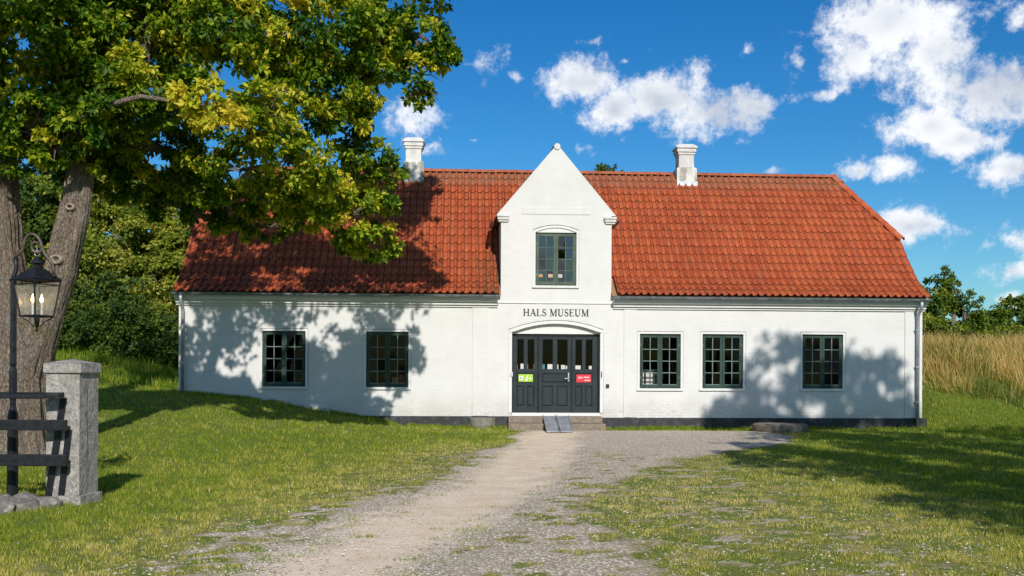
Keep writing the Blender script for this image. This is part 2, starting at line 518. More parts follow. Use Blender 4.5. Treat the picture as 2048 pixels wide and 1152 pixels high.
def bark_fn(n):
    P = n.n('ShaderNodeTexCoord').outputs['Object']
    v = n.vm('MULTIPLY', P, (1, 1, 0.30))
    v = n.vm('ADD', v, n.vm('MULTIPLY', n.noise(P, 6, 3, out=1), (0.12, 0.12, 0.05)))
    vo = n.n('ShaderNodeTexVoronoi', feature='DISTANCE_TO_EDGE', ins={'Vector': v, 'Scale': 30.0})
    e = n.mr(vo.outputs['Distance'], 0.0, 0.09)
    nz = n.noise(v, 38, 6, 0.7)
    c = n.ramp(nz, [(0.3, (0.15, 0.115, 0.085)), (0.55, (0.38, 0.30, 0.23)), (0.8, (0.56, 0.47, 0.38))])
    c = n.mix(n.m('MULTIPLY', n.m('SUBTRACT', 1.0, e), 0.45), c, (0.07, 0.055, 0.04))
    c = n.mix(n.m('MULTIPLY', n.mr(n.noise(P, 2.3, 5, 0.65), 0.52, 0.66), 0.5), c, (0.36, 0.34, 0.30))
    c = n.mix(n.m('MULTIPLY', n.mr(n.noise(n.vm('ADD', P, (4, 9, 2)), 2.6, 5, 0.65), 0.58, 0.70), 0.55), c, (0.22, 0.17, 0.04))
    h = n.m('ADD', n.m('MULTIPLY', e, 0.35), n.m('MULTIPLY', nz, 1.1))
    return pbsdf(n, c, 0.9, bump(n, h, 1.0, 0.09), 0.2)


M_bark = mat('furrowed_bark', bark_fn)
M_cutwood = simple('pale_weathered_wood', (0.25, 0.205, 0.16), 0.9, 0.1, var=0.3, scale=20, bm=0.5)


def leaf_fn(cols, trans=0.35, rough=0.42, spec=0.45):
    def fn(n):
        t = n.n('ShaderNodeAttribute', attribute_name='tone').outputs['Fac']
        c = n.ramp(t, cols)
        pb = pbsdf(n, c, rough, None, spec)
        tl = n.n('ShaderNodeBsdfTranslucent', ins={'Color': n.mix(1.0, c, (1.6, 1.7, 0.7), 'MULTIPLY')})
        return n.n('ShaderNodeMixShader', ins={0: trans, 1: pb, 2: tl.outputs[0]}).outputs[0]
    return fn


M_leaf = mat('sycamore_leaf', leaf_fn([(0.0, (0.022, 0.070, 0.006)), (0.28, (0.060, 0.135, 0.008)), (0.52, (0.17, 0.245, 0.010)), (0.76, (0.40, 0.42, 0.018)), (1.0, (0.58, 0.47, 0.05))], 0.36, 0.5, 0.22))
M_leafbg = mat('woodland_leaf', leaf_fn([(0.0, (0.035, 0.085, 0.010)), (0.35, (0.11, 0.165, 0.014)), (0.7, (0.26, 0.285, 0.026)), (1.0, (0.44, 0.40, 0.09))], 0.38, 0.6, 0.3))
M_leafdk = mat('thicket_leaf', leaf_fn([(0.0, (0.016, 0.045, 0.006)), (0.5, (0.045, 0.090, 0.010)), (1.0, (0.11, 0.15, 0.016))], 0.30, 0.6, 0.3))
M_blade = mat('lawn_blade', leaf_fn([(0.0, (0.070, 0.145, 0.009)), (0.30, (0.145, 0.222, 0.011)), (0.50, (0.245, 0.285, 0.020)), (0.72, (0.44, 0.38, 0.075)), (1.0, (0.64, 0.52, 0.24))], 0.35, 0.6, 0.3))
M_straw = mat('dry_meadow_blade', leaf_fn([(0.0, (0.07, 0.12, 0.015)), (0.25, (0.24, 0.22, 0.04)), (0.55, (0.50, 0.33, 0.11)), (1.0, (0.76, 0.56, 0.28))], 0.30, 0.7, 0.2))


def ground_fn(n):
    P = pos(n)
    at = n.n('ShaderNodeAttribute', attribute_name='cover').outputs['Vector']
    sp = n.n('ShaderNodeSeparateXYZ', ins={0: at})
    sandm, gravm, drym = sp.outputs[0], sp.outputs[1], sp.outputs[2]
    nz = n.noise(P, 2.2, 6, 0.65)
    nf = n.noise(P, 16, 5, 0.65)
    vo = n.n('ShaderNodeTexVoronoi', ins={'Vector': P, 'Scale': 34.0})
    vo2 = n.n('ShaderNodeTexVoronoi', ins={'Vector': P, 'Scale': 85.0})
    cell = n.n('ShaderNodeSeparateColor', ins={0: vo.outputs['Color']})
    grav = n.ramp(cell.outputs[0], [(0.0, (0.34, 0.28, 0.215)), (0.4, (0.66, 0.555, 0.435)), (0.75, (0.82, 0.725, 0.605)), (1.0, (0.92, 0.87, 0.79))])
    grav = n.mix(n.mr(vo.outputs['Distance'], 0.30, 0.62), grav, (0.30, 0.245, 0.18))
    grav = n.mix(n.m('MULTIPLY', n.mr(nf, 0.5, 0.7), 0.4), grav, (0.44, 0.36, 0.26))
    grav = n.mix(n.m('MULTIPLY', n.m('SUBTRACT', 1.0, n.mr(gravm, 0.55, 0.8)), 0.55), grav, (0.30, 0.235, 0.14))
    grav = n.mix(n.m('MULTIPLY', n.mr(n.noise(P, 1.1, 5, 0.65), 0.45, 0.7), 0.32), grav, (0.34, 0.28, 0.20))
    sand = n.mix(n.mr(nz, 0.3, 0.7), (0.64, 0.485, 0.325), (0.76, 0.62, 0.46))
    c2 = n.n('ShaderNodeSeparateColor', ins={0: vo2.outputs['Color']})
    sand = n.mix(n.m('MULTIPLY', n.mr(c2.outputs[0], 0.72, 0.85), 0.55), sand, (0.72, 0.67, 0.59))
    sand = n.mix(n.m('MULTIPLY', n.mr(c2.outputs[1], 0.80, 0.9), 0.5), sand, (0.17, 0.14, 0.11))
    soil = n.mix(n.mr(nf, 0.35, 0.7), (0.085, 0.125, 0.016), (0.16, 0.175, 0.035))
    soil = n.mix(n.m('MULTIPLY', n.mr(nz, 0.45, 0.7), drym), soil, (0.30, 0.23, 0.11))
    gm = n.mr(n.m('ADD', gravm, n.m('MULTIPLY', n.m('SUBTRACT', nf, 0.5), 0.9)), 0.38, 0.6)
    sm = n.mr(n.m('ADD', sandm, n.m('ADD', n.m('MULTIPLY', n.m('SUBTRACT', nz, 0.5), 1.3), n.m('MULTIPLY', n.m('SUBTRACT', nf, 0.5), 1.1))), 0.2, 0.95)
    c = n.mix(gm, soil, grav)
    c = n.mix(sm, c, sand)
    h = n.m('ADD', n.m('MULTIPLY', n.m('SUBTRACT', 1.0, vo.outputs['Distance']), n.m('MULTIPLY', gm, n.m('SUBTRACT', 1.0, n.m('MULTIPLY', sm, 0.8)))), n.m('MULTIPLY', nf, 0.8))
    return pbsdf(n, c, 0.95, bump(n, h, 0.45, 0.015), 0.15)


M_ground = mat('ground_cover', ground_fn)


# ------------------------------------------------------------------ terrain
def ss(t):
    t = np.clip(t, 0, 1)
    return t * t * (3 - 2 * t)


def hash2(ix, iy, s=0):
    h = np.sin(ix * 127.1 + iy * 311.7 + s * 74.7) * 43758.5453
    return h - np.floor(h)


def vnoise(x, y, s=0):
    ix, iy = np.floor(x), np.floor(y)
    fx, fy = ss(x - ix), ss(y - iy)
    a, b = hash2(ix, iy, s), hash2(ix + 1, iy, s)
    c, d = hash2(ix, iy + 1, s), hash2(ix + 1, iy + 1, s)
    return (a * (1 - fx) + b * fx) * (1 - fy) + (c * (1 - fx) + d * fx) * fy


def fbm(x, y, s=0, o=4):
    t = 0; a = 0.5; n_ = 0
    for i in range(o):
        t = t + a * vnoise(x * 2 ** i, y * 2 ** i, s + i)
        n_ += a; a *= 0.5
    return t / n_


WX = [-60, -30, -12, -8.73, -7.5, -6.35, -4.92, -3.75, -2.96, -1.1, 0.3, 100]
WZ = [2.2, 1.9, 1.3, 0.97, 0.86, 0.76, 0.50, 0.30, 0.14, 0.07, 0.05, 0.05]


def gz(x, y):
    x = np.asarray(x, float); y = np.asarray(y, float)
    pw = np.interp(x, WX, WZ) - 0.05
    z = 0.05 + pw * ss((y + 14) / 13)
    z = z + 0.9 * ss((y - 0.5) / 11) * ss((-9.0 - x) / 5)
    z = z + 2.25 * ss((x - 11.1) / 1.9) * ss((y + 1.6) / 9.6)
    z = z + 0.05 * (fbm(x * 0.5, y * 0.5, 3) - 0.5) * ss((np.abs(x - 1) - 1) / 3)
    far = ss((np.hypot(x, y) - 60) / 200)
    return z * (1 - far) + 1.2 * far


SY = [-60, -19.02, -17.94, -16.55, -14.61, -11.74, -7.04, -2.81, -1.4]
SL = [-12, -3.15, -2.80, -2.48, -1.98, -1.31, -0.55, 0.05, 0.35]
SR = [-10, -1.84, -1.56, -1.08, -0.45, 0.19, 1.03, 1.49, 1.75]
GY = [-60, -19.01, -17.92, -16.53, -14.6, -10.99, -8.74, -5.72, -2.81, -1.0]
GL = [-14, -3.40, -3.15, -2.90, -2.35, -1.50, -1.05, -0.45, 0.05, 0.2]
GR = [-4, 0.30, 0.15, 0.05, 0.35, 1.70, 2.96, 5.22, 6.9, 6.6]


def cover(x, y):
    """sand, gravel, dryness: 0..1"""
    wob = (fbm(x * 0.9, y * 0.9, 21) - 0.5) * 1.0
    xs = x + wob * 0.5
    sl, sr = np.interp(y, SY, SL), np.interp(y, SY, SR)
    sand = ss((xs - sl + 0.4) / 0.9) * ss((sr + 0.4 - xs) / 0.9)
    gl, gr = np.interp(y, GY, GL), np.interp(y, GY, GR)
    xg = x + wob * 0.9
    front = ss((-0.65 - y + 0.1 * wob) / 0.25)
    grav = ss((xg - gl + 0.35) / 0.7) * ss((gr + 0.5 - xg) / 1.1)
    # the patchy half-overgrown ground right of the track and left of it
    pr = ss((3.9 + (y + 18) * 0.12 - xg) / 2.2) * ss((xg - gl + 0.4) / 0.5) * ss((-7.5 - y) / 3)
    pl = ss((xg - (gl - 1.1)) / 0.8) * ss((gr - xg) / 0.6) * ss((-6 - y) / 4)
    pn = 0.4 * fbm(x * 2.0, y * 2.6, 5) + 0.6 * fbm(x * 6.0, y * 9.0, 6, 3)
    patch = ss((pn - 0.47) / 0.12)
    grav = np.maximum(grav, pr * patch * 0.66)
    grav = np.maximum(grav, pl * ss((pn - 0.45) / 0.12) * 0.85)
    # tufts inside the gravel
    tuft = ss((0.5 * fbm(x * 2.4, y * 3.0, 9) + 0.5 * fbm(x * 7, y * 9, 10, 2) - 0.545) / 0.06) * (1 - sand)
    grav = grav * (1 - 0.75 * tuft * ss((-5 - y) / 5)) * front
    sand = sand * ss((-0.9 - y) / 0.5)
    near = np.maximum(ss((x - gl + 3.2) / 3.0) * ss((6.5 - x) / 5.0) * ss((-3 - y) / 6), grav)
    return sand, grav, near


def axis(lo, hi, step, far, g=1.22):
    a = list(np.arange(lo, hi + 1e-6, step))
    s = step
    while a[-1] < far:
        s *= g; a.append(a[-1] + s)
    s = step
    while a[0] > -far:
        s *= g; a.insert(0, a[0] - s)
    return np.array(a)


gx_ = axis(-13, 17, 0.13, 3500)
gy_ = axis(-21, 12, 0.13, 3500)
GX, GYY = np.meshgrid(gx_, gy_)
cv = cover(GX, GYY)
GZ = gz(GX, GYY) + (cv[1] * 0.02 - cv[0] * 0.03)
nx, ny = len(gx_), len(gy_)
idx = np.arange(nx * ny).reshape(ny, nx)
Q = np.stack([idx[:-1, :-1], idx[:-1, 1:], idx[1:, 1:], idx[1:, :-1]], -1).reshape(-1, 4)
ground = np_mesh('ground', np.stack([GX, GYY, GZ], -1).reshape(-1, 3), Q, M_ground,
                 attrs={'cover': np.stack(cv, -1).reshape(-1, 3)}, smooth=True)
tag(ground, kind='structure')


def gz1(x, y):
    return float(gz(np.array([x]), np.array([y]))[0])


# ------------------------------------------------------------------ the museum house
HX0, HX1, HD = -8.75, 11.18, 7.1          # facade from x0 to x1, depth
EZ = 3.42
house = root('museum_house', (1.2, 0, 0.05), 'long whitewashed museum with red pantile roof, central gabled dormer and dark green windows', 'house')

WIN = [(-6.585, -5.455, 1.16, 2.625), (-3.87, -2.75, 1.155, 2.625), (3.43, 4.54, 1.15, 2.615), (5.13, 6.245, 1.155, 2.62), (7.87, 8.99, 1.16, 2.63)]
DW = (0.61, 1.71, 3.885, 5.305)
DO = (-0.005, 2.361, 0.40, 2.60)           # doorway up to the frame head


def arch(x, x0, x1, z, rise):
    c = (x0 + x1) / 2; h = (x1 - x0) / 2
    Rr = (h * h + rise * rise) / (2 * rise)
    return z + math.sqrt(max(Rr * Rr - (x - c) ** 2, 0)) - (Rr - rise)


def wall_with_holes(x0, x1, z0, z1, holes, y, depth, top=None):
    """front skin at y with openings and their reveals; holes: (x0,x1,z0,zspring,rise)"""
    b = MB()
    xs = {x0, x1}; zs = {z0, z1}
    for h in holes:
        zs |= {h[2], h[3], h[3] + h[4]}
        k = 14 if h[4] > 0 else 1
        xs |= {h[0] + (h[1] - h[0]) * i / k for i in range(k + 1)}
    if top:
        xs |= {p[0] for p in top}
    xs = sorted(xs); zs = sorted(zs)
    for i in range(len(xs) - 1):
        for j in range(len(zs) - 1):
            a, c, p, q = xs[i], xs[i + 1], zs[j], zs[j + 1]
            if q - p < 1e-6:
                continue
            mx, mz = (a + c) / 2, (p + q) / 2
            hit = None
            for h in holes:
                if h[0] < mx < h[1] and h[2] < mz < h[3] + h[4]:
                    hit = h
            pa = pc = p
            if hit:
                if mz < hit[3]:
                    continue
                pa = arch(a, hit[0], hit[1], hit[3], hit[4]); pc = arch(c, hit[0], hit[1], hit[3], hit[4])
                b.add([(a, y, pa), (c, y, pc), (c, y + depth, pc), (a, y + depth, pa)], [(0, 3, 2, 1)])
            b.add([(a, y, pa), (c, y, pc), (c, y, q), (a, y, q)], [(0, 1, 2, 3)])
    for h in holes:
        ztop = h[3]
        b.add([(h[0], y, h[2]), (h[0], y + depth, h[2]), (h[0], y + depth, ztop), (h[0], y, ztop)], [(0, 1, 2, 3)][::1])
        b.add([(h[1], y, h[2]), (h[1], y + depth, h[2]), (h[1], y + depth, ztop), (h[1], y, ztop)], [(3, 2, 1, 0)])
        b.add([(h[0], y, h[2]), (h[1], y, h[2]), (h[1], y + depth, h[2]), (h[0], y + depth, h[2])], [(0, 1, 2, 3)])
        if h[4] == 0:
            b.add([(h[0], y, ztop), (h[1], y, ztop), (h[1], y + depth, ztop), (h[0], y + depth, ztop)], [(3, 2, 1, 0)])
    return b


# roof profile (y, z) of the front slope, slightly flared at the eave
PROF = [(-0.27, 3.62), (0.43, 4.06), (1.03, 4.68), (1.62, 5.42), (3.55, 7.58)]
RY = 3.55


def prof_at(s):
    acc = 0
    for (a, b), (c, d) in zip(PROF[:-1], PROF[1:]):
        L = math.hypot(c - a, d - b)
        if s <= acc + L or (c, d) == PROF[-1]:
            t = (s - acc) / L
            return a + (c - a) * t, b + (d - b) * t, math.atan2(d - b, c - a)
        acc += L


PLEN = sum(math.hypot(c - a, d - b) for (a, b), (c, d) in zip(PROF[:-1], PROF[1:]))


def roof_z(y):
    yy = y if y <= RY else 2 * RY - y
    return float(np.interp(yy, [p[0] for p in PROF], [p[1] for p in PROF]))


# facade skin
holes = [(a, b, c, d, 0.0) for a, b, c, d in WIN] + [(DO[0], DO[1], DO[2], 2.63, 0.24)]
fw = wall_with_holes(HX0, HX1, -0.5, 3.66, holes, 0.0, 0.34)
fw.build('facade_wall', M_wall, house)
# gable walls with half-hipped tops, back wall
for gx, sgn in ((HX0, -1), (HX1, 1)):
    b = MB()
    poly = [(0.004, -0.5), (HD, -0.5), (HD, 3.7), (HD - 1.6, 5.32), (1.6, 5.32), (1.03, 4.58), (0.43, 3.97), (0.004, 3.70)]
    xa, xb = (gx, gx - sgn * 0.3)
    n_ = len(poly)
    vs = [(xa, p, q) for p, q in poly] + [(xb, p, q) for p, q in poly]
    fs = [tuple(range(n_)), tuple(range(2 * n_ - 1, n_ - 1, -1))] + [(i, i + n_, (i + 1) % n_ + n_, (i + 1) % n_) for i in range(n_)]
    b.add(vs, fs)
    b.build('gable_wall', M_wall, house)
MB().box(HX0 + 0.302, HX1 - 0.302, HD - 0.3, HD, -0.5, 3.7).build('rear_wall', M_wall, house)
# rooms behind the windows
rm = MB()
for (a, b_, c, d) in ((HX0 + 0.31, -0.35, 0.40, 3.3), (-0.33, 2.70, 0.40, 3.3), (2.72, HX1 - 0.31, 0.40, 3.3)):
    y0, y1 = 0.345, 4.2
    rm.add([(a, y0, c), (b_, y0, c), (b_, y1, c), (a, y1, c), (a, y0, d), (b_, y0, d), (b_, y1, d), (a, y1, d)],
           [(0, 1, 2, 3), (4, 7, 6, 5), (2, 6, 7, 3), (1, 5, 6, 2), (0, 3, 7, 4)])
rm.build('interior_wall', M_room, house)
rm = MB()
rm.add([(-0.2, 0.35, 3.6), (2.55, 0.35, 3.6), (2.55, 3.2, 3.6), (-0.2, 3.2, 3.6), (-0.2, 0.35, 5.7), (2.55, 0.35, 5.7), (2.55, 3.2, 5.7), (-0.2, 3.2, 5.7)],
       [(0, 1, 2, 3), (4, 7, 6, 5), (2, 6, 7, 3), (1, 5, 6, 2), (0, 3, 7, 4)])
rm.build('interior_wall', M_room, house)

# plinth
pl = MB()
pl.box(HX0 - 0.03, -0.11, -0.035, 0.0 - 0.002, -0.5, 0.395)
pl.box(2.43, HX1 + 0.03, -0.035, -0.002, -0.5, 0.365)
pl.box(HX1 + 0.002, HX1 + 0.13, -0.035, HD, -0.5, 0.36)
pl.build('plinth', M_tar, house, bevel=0.012)
MB().box(HX0 - 0.02, -0.11, -0.05, -0.037, 0.40, 0.425).box(2.43, HX1 + 0.02, -0.05, -0.037, 0.37, 0.39)
# pilaster strips
for a, b_ in ((-1.06, -0.63), (3.0, 3.345), (10.70, HX1 + 0.004)):
    MB().box(a, b_, -0.022, -0.002, 0.372 if a > 0 else 0.402, 3.29).build('pilaster', M_wall, house, bevel=0.004)

# cornice under the eaves
cp = [(0.0, 3.295), (-0.045, 3.295), (-0.045, 3.325), (-0.03, 3.33), (-0.03, 3.35), (-0.10, 3.352), (-0.10, 3.395), (-0.085, 3.40), (-0.085, 3.415), (-0.17, 3.43), (-0.20, 3.455), (-0.20, 3.55), (0.0, 3.55)]
cp = [(a - 0.002, b_) for a, b_ in cp]
MB().sweep_x(cp, HX0 - 0.06, -0.40).build('cornice', M_trim, house)
MB().sweep_x([(a, b_ - 0.02) for a, b_ in cp], 2.70, HX1 + 0.07).build('cornice', M_trim, house)
# belt course above the lettering and corner returns
MB().box(-0.36, 2.69, -0.028, -0.002, 3.405, 3.435).build('belt_course', M_trim, house, bevel=0.006)

# dormer front wall
DX0, DX1, DEZ, AX, AZ = -0.31, 2.655, 5.76, 1.18, 7.60
g = wall_with_holes(DX0, DX1, 3.66, 5.765, [(DW[0], DW[1], DW[2], DW[3], 0.13)], 0.0, 0.30)
g.prism([(DX0 - 0.12, DEZ + 0.004), (DX1 + 0.12, DEZ + 0.004), (AX + 0.06, AZ), (AX - 0.06, AZ)], 0.0, 0.28)
# side cheeks of the dormer, running back until the roof covers them
for xa, xb in ((DX0, DX0 + 0.25), (DX1 - 0.25, DX1)):
    g.box(xa, xb, 0.003, 2.0, 3.62, 5.74)
g.build('dormer_wall', M_wall, house)
for x0_, x1_, dz in ((DX0 - 0.115, DX0 + 0.225, 0.0), (DX1 - 0.215, DX1 + 0.125, -0.03)):
    b = MB()
    b.box(x0_ + 0.045, x1_ - 0.035, -0.045, 0.10, 5.575 + dz, 5.625 + dz)
    b.box(x0_ + 0.02, x1_ - 0.015, -0.075, 0.10, 5.627 + dz, 5.70 + dz)
    b.box(x0_, x1_, -0.10, 0.10, 5.702 + dz, 5.755 + dz)
    b.build('corbel', M_chim, house, bevel=0.006)
# raised inscription panel and apex cap
MB().box(0.24, 2.085, -0.014, -0.002, 5.79, 5.98).build('blank_inscription_panel', M_wall, house, bevel=0.004)
b = MB(); b.tube([(AX, -0.03, AZ + 0.005), (AX, 0.30, AZ + 0.005)], 0.085, 14)
b.build('apex_cap', M_chim, house, smooth=False)

# ------- windows
def surround(x0, x1, z0, z1, parent, y=0.0, rise=0.0, w_=0.06, proud=0.022, name='surround'):
    b = MB()
    if rise == 0:
        b.box(x0 - w_, x1 + w_, y - proud, y - 0.002, z1 + 0.002, z1 + w_)
    else:
        k = 16
        for i in range(k):
            a = x0 - w_ + (x1 - x0 + 2 * w_) * i / k; c = x0 - w_ + (x1 - x0 + 2 * w_) * (i + 1) / k
            zi = lambda q: arch(min(max(q, x0), x1), x0, x1, z1, rise)
            zo = lambda q: arch(q, x0 - w_, x1 + w_, z1 + w_ * 0.9, rise * 1.04)
            b.prism([(a, zi(a)), (c, zi(c)), (c, zo(c)), (a, zo(a))], y - proud, y - 0.002)
    b.box(x0 - w_, x0, y - proud, y - 0.002, z0, z1 + (0 if rise else 0.002))
    b.box(x1, x1 + w_, y - proud, y - 0.002, z0, z1 + (0 if rise else 0.002))
    o_ = b.build(name, M_trim, parent)
    e = MB()  # thin dark strip along the surround's top and right edge
    if rise == 0:
        e.box(x0 - w_ - 0.004, x1 + w_ + 0.004, y - proud - 0.006, y - 0.003, z1 + w_ + 0.001, z1 + w_ + 0.011)
    else:
        k = 16
        for i in range(k):
            a = x0 - w_ - 0.004 + (x1 - x0 + 2 * w_ + 0.008) * i / k; c = x0 - w_ - 0.004 + (x1 - x0 + 2 * w_ + 0.008) * (i + 1) / k
            zo = lambda q: arch(min(max(q, x0 - w_), x1 + w_), x0 - w_, x1 + w_, z1 + w_ * 0.9, rise * 1.04) + 0.001
            e.prism([(a, zo(a)), (c, zo(c)), (c, zo(c) + 0.015), (a, zo(a) + 0.015)], y - proud - 0.006, y - 0.003)
    e.box(x1 + w_ + 0.001, x1 + w_ + 0.007, y - proud - 0.002, y - 0.003, z0, z1 + (0.0 if rise else w_))
    e.build('edge_strip', M_edge, parent)
    return o_


def make_window(x0, x1, z0, z1, label, mg, mglass, rise=0.0, mbar=None):
    yb = 0.05
    fr = MB()
    t = 0.035
    fr.box(x0 + 0.003, x0 + t, yb, yb + 0.09, z0 + 0.003, z1 - 0.003).box(x1 - t, x1 - 0.003, yb, yb + 0.09, z0 + 0.003, z1 - 0.003)
    fr.box(x0 + t, x1 - t, yb, yb + 0.09, z1 - t, z1 - 0.003).box(x0 + t, x1 - t, yb, yb + 0.09, z0 + 0.003, z0 + t)
    xm = (x0 + x1) / 2
    fr.box(xm - 0.018, xm + 0.018, yb + 0.004, yb + 0.09, z0 + t, z1 - t)
    win = fr.build('window', mg, house, origin=(xm, 0, z0))
    win['label'] = label
    if rise:
        b = MB()
        k = 14
        top = [(x0 + (x1 - x0) * i / k, arch(x0 + (x1 - x0) * i / k, x0, x1, z1, rise) - 0.001) for i in range(k, -1, -1)]
        b.prism([(x0, z1 + 0.002), (x1, z1 + 0.002)] + top[1:-1], 0.008, 0.2)
        b.build('tympanum', M_trim, win)
    for s_ in (0, 1):
        a = x0 + t + 0.003 if s_ == 0 else xm + 0.008
        c = xm - 0.008 if s_ == 0 else x1 - t - 0.003
        a0, c0, p0, q0 = a, c, z0 + t + 0.003, z1 - t - 0.003
        st = 0.058
        yc = yb - 0.012
        cs = MB()
        cs.box(a0, a0 + st, yc, yc + 0.05, p0, q0).box(c0 - st, c0, yc, yc + 0.05, p0, q0)
        cs.box(a0 + st, c0 - st, yc, yc + 0.05, q0 - st, q0).box(a0 + st, c0 - st, yc, yc + 0.05, p0, p0 + st + 0.01)
        co = cs.build('casement', mg, win, bevel=0.004)
        gx0, gx1, gz0, gz1_ = a0 + st, c0 - st, p0 + st + 0.01, q0 - st
        bw = 0.022
        bars = MB()
        cm = (gx0 + gx1) / 2
        bars.box(cm - bw / 2, cm + bw / 2, yc + 0.006, yc + 0.04, gz0, gz1_)
        for k in range(1, 4):
            zz = gz0 + (gz1_ - gz0) * k / 4
            bars.box(gx0, cm - bw / 2 - 0.001, yc + 0.008, yc + 0.04, zz - bw / 2, zz + bw / 2)
            bars.box(cm + bw / 2 + 0.001, gx1, yc + 0.008, yc + 0.04, zz - bw / 2, zz + bw / 2)
        bars.box(gx0, gx1, yc - 0.002, yc + 0.008, gz0 - 0.012, gz0 + 0.006)
        bars.build('glazing_bar', mbar or M_bar, win)
        for i in range(2):
            for j in range(4):
                px0 = gx0 + 0.001 if i == 0 else cm + bw / 2
                px1 = cm - bw / 2 if i == 0 else gx1 - 0.001
                pz0 = gz0 + (gz1_ - gz0) * j / 4 + (bw / 2 if j else 0.001)
                pz1 = gz0 + (gz1_ - gz0) * (j + 1) / 4 - (bw / 2 if j < 3 else 0.001)
                e1, e2 = random.uniform(-.0022, .0022), random.uniform(-.0022, .0022)
                yg = yc + 0.026
                MB().add([(px0, yg + e1 + e2, pz0), (px1, yg - e1 + e2, pz0), (px1, yg - e1 - e2, pz1), (px0, yg + e1 - e2, pz1)], [(0, 1, 2, 3)]).build('pane', mglass, win)
        hx = a0 - 0.006 if s_ == 0 else c0 + 0.006
        for hz in (0.2, 0.8):
            zc = z0 + (z1 - z0) * hz
            hg = MB().box(hx - 0.008, hx + 0.008, yc - 0.012, yc + 0.01, zc - 0.035, zc + 0.035)
            hg.build('hinge', M_bar, win)
    if rise:
        surround(x0, x1, z0, z1, win, rise=rise, w_=0.062, name='surround')
    else:
        surround(x0, x1, z0, z1, win)
    MB().box(x0 - 0.085, x1 + 0.07, -0.05, 0.035, z0 - 0.062, z0 - 0.001).build('sill', M_trim, win, bevel=0.006)
    return win


wl = ['dark green casement window at the shaded left end', 'dark green casement window left of the doors with an orange glow inside',
      'dark green casement window beside the doors with a white table behind it', 'dark green casement window in the middle of the right wing', 'dark green casement window nearest the right corner']
for W_, l_ in zip(WIN, wl):
    make_window(*W_, l_, M_green, M_glass)
make_window(*DW, 'upper dormer window with paper notes at the bottom', M_greenl, M_glassu, rise=0.13, mbar=M_greenl)

# ------- doorway
YD = 0.17
door = root('entrance_door', (1.18, YD, 0.486), '', '')
del door['label']; del door['category']
door.parent = house
door.location = WO[door] - WO[house]
tym = MB()
k = 16
top = [(DO[0] + (DO[1] - DO[0]) * i / k, arch(DO[0] + (DO[1] - DO[0]) * i / k, DO[0], DO[1], 2.63, 0.24) - 0.001) for i in range(k, -1, -1)]
tym.prism([(DO[0], 2.60), (DO[1], 2.60)] + top, 0.10, 0.25)
tym.build('tympanum', M_trim, door)
surround(DO[0], DO[1], 0.49, 2.63, door, rise=0.24, w_=0.08, proud=0.03)
f = MB()
f.box(DO[0] + 0.002, 0.030, YD - 0.02, YD + 0.08, 0.487, 2.595).box(2.315, DO[1] - 0.002, YD - 0.02, YD + 0.08, 0.487, 2.595)
f.box(0.031, 2.314, YD - 0.02, YD + 0.08, 2.545, 2.595)
f.box(0.695, 0.735, YD - 0.015, YD + 0.08, 0.487, 2.544).box(1.595, 1.635, YD - 0.015, YD + 0.08, 0.487, 2.544)
f.build('door_frame', M_doorg, door, bevel=0.004)
leaves = [(0.034, 0.692, [(0.135, 0.335), (0.415, 0.615)], 'left door leaf with a lime green sticker'),
          (0.738, 1.592, [(0.815, 1.115), (1.215, 1.515)], 'wide middle door leaf with a lever handle'),
          (1.638, 2.312, [(1.705, 1.905), (1.985, 2.185)], 'right door leaf with a crimson sticker')]
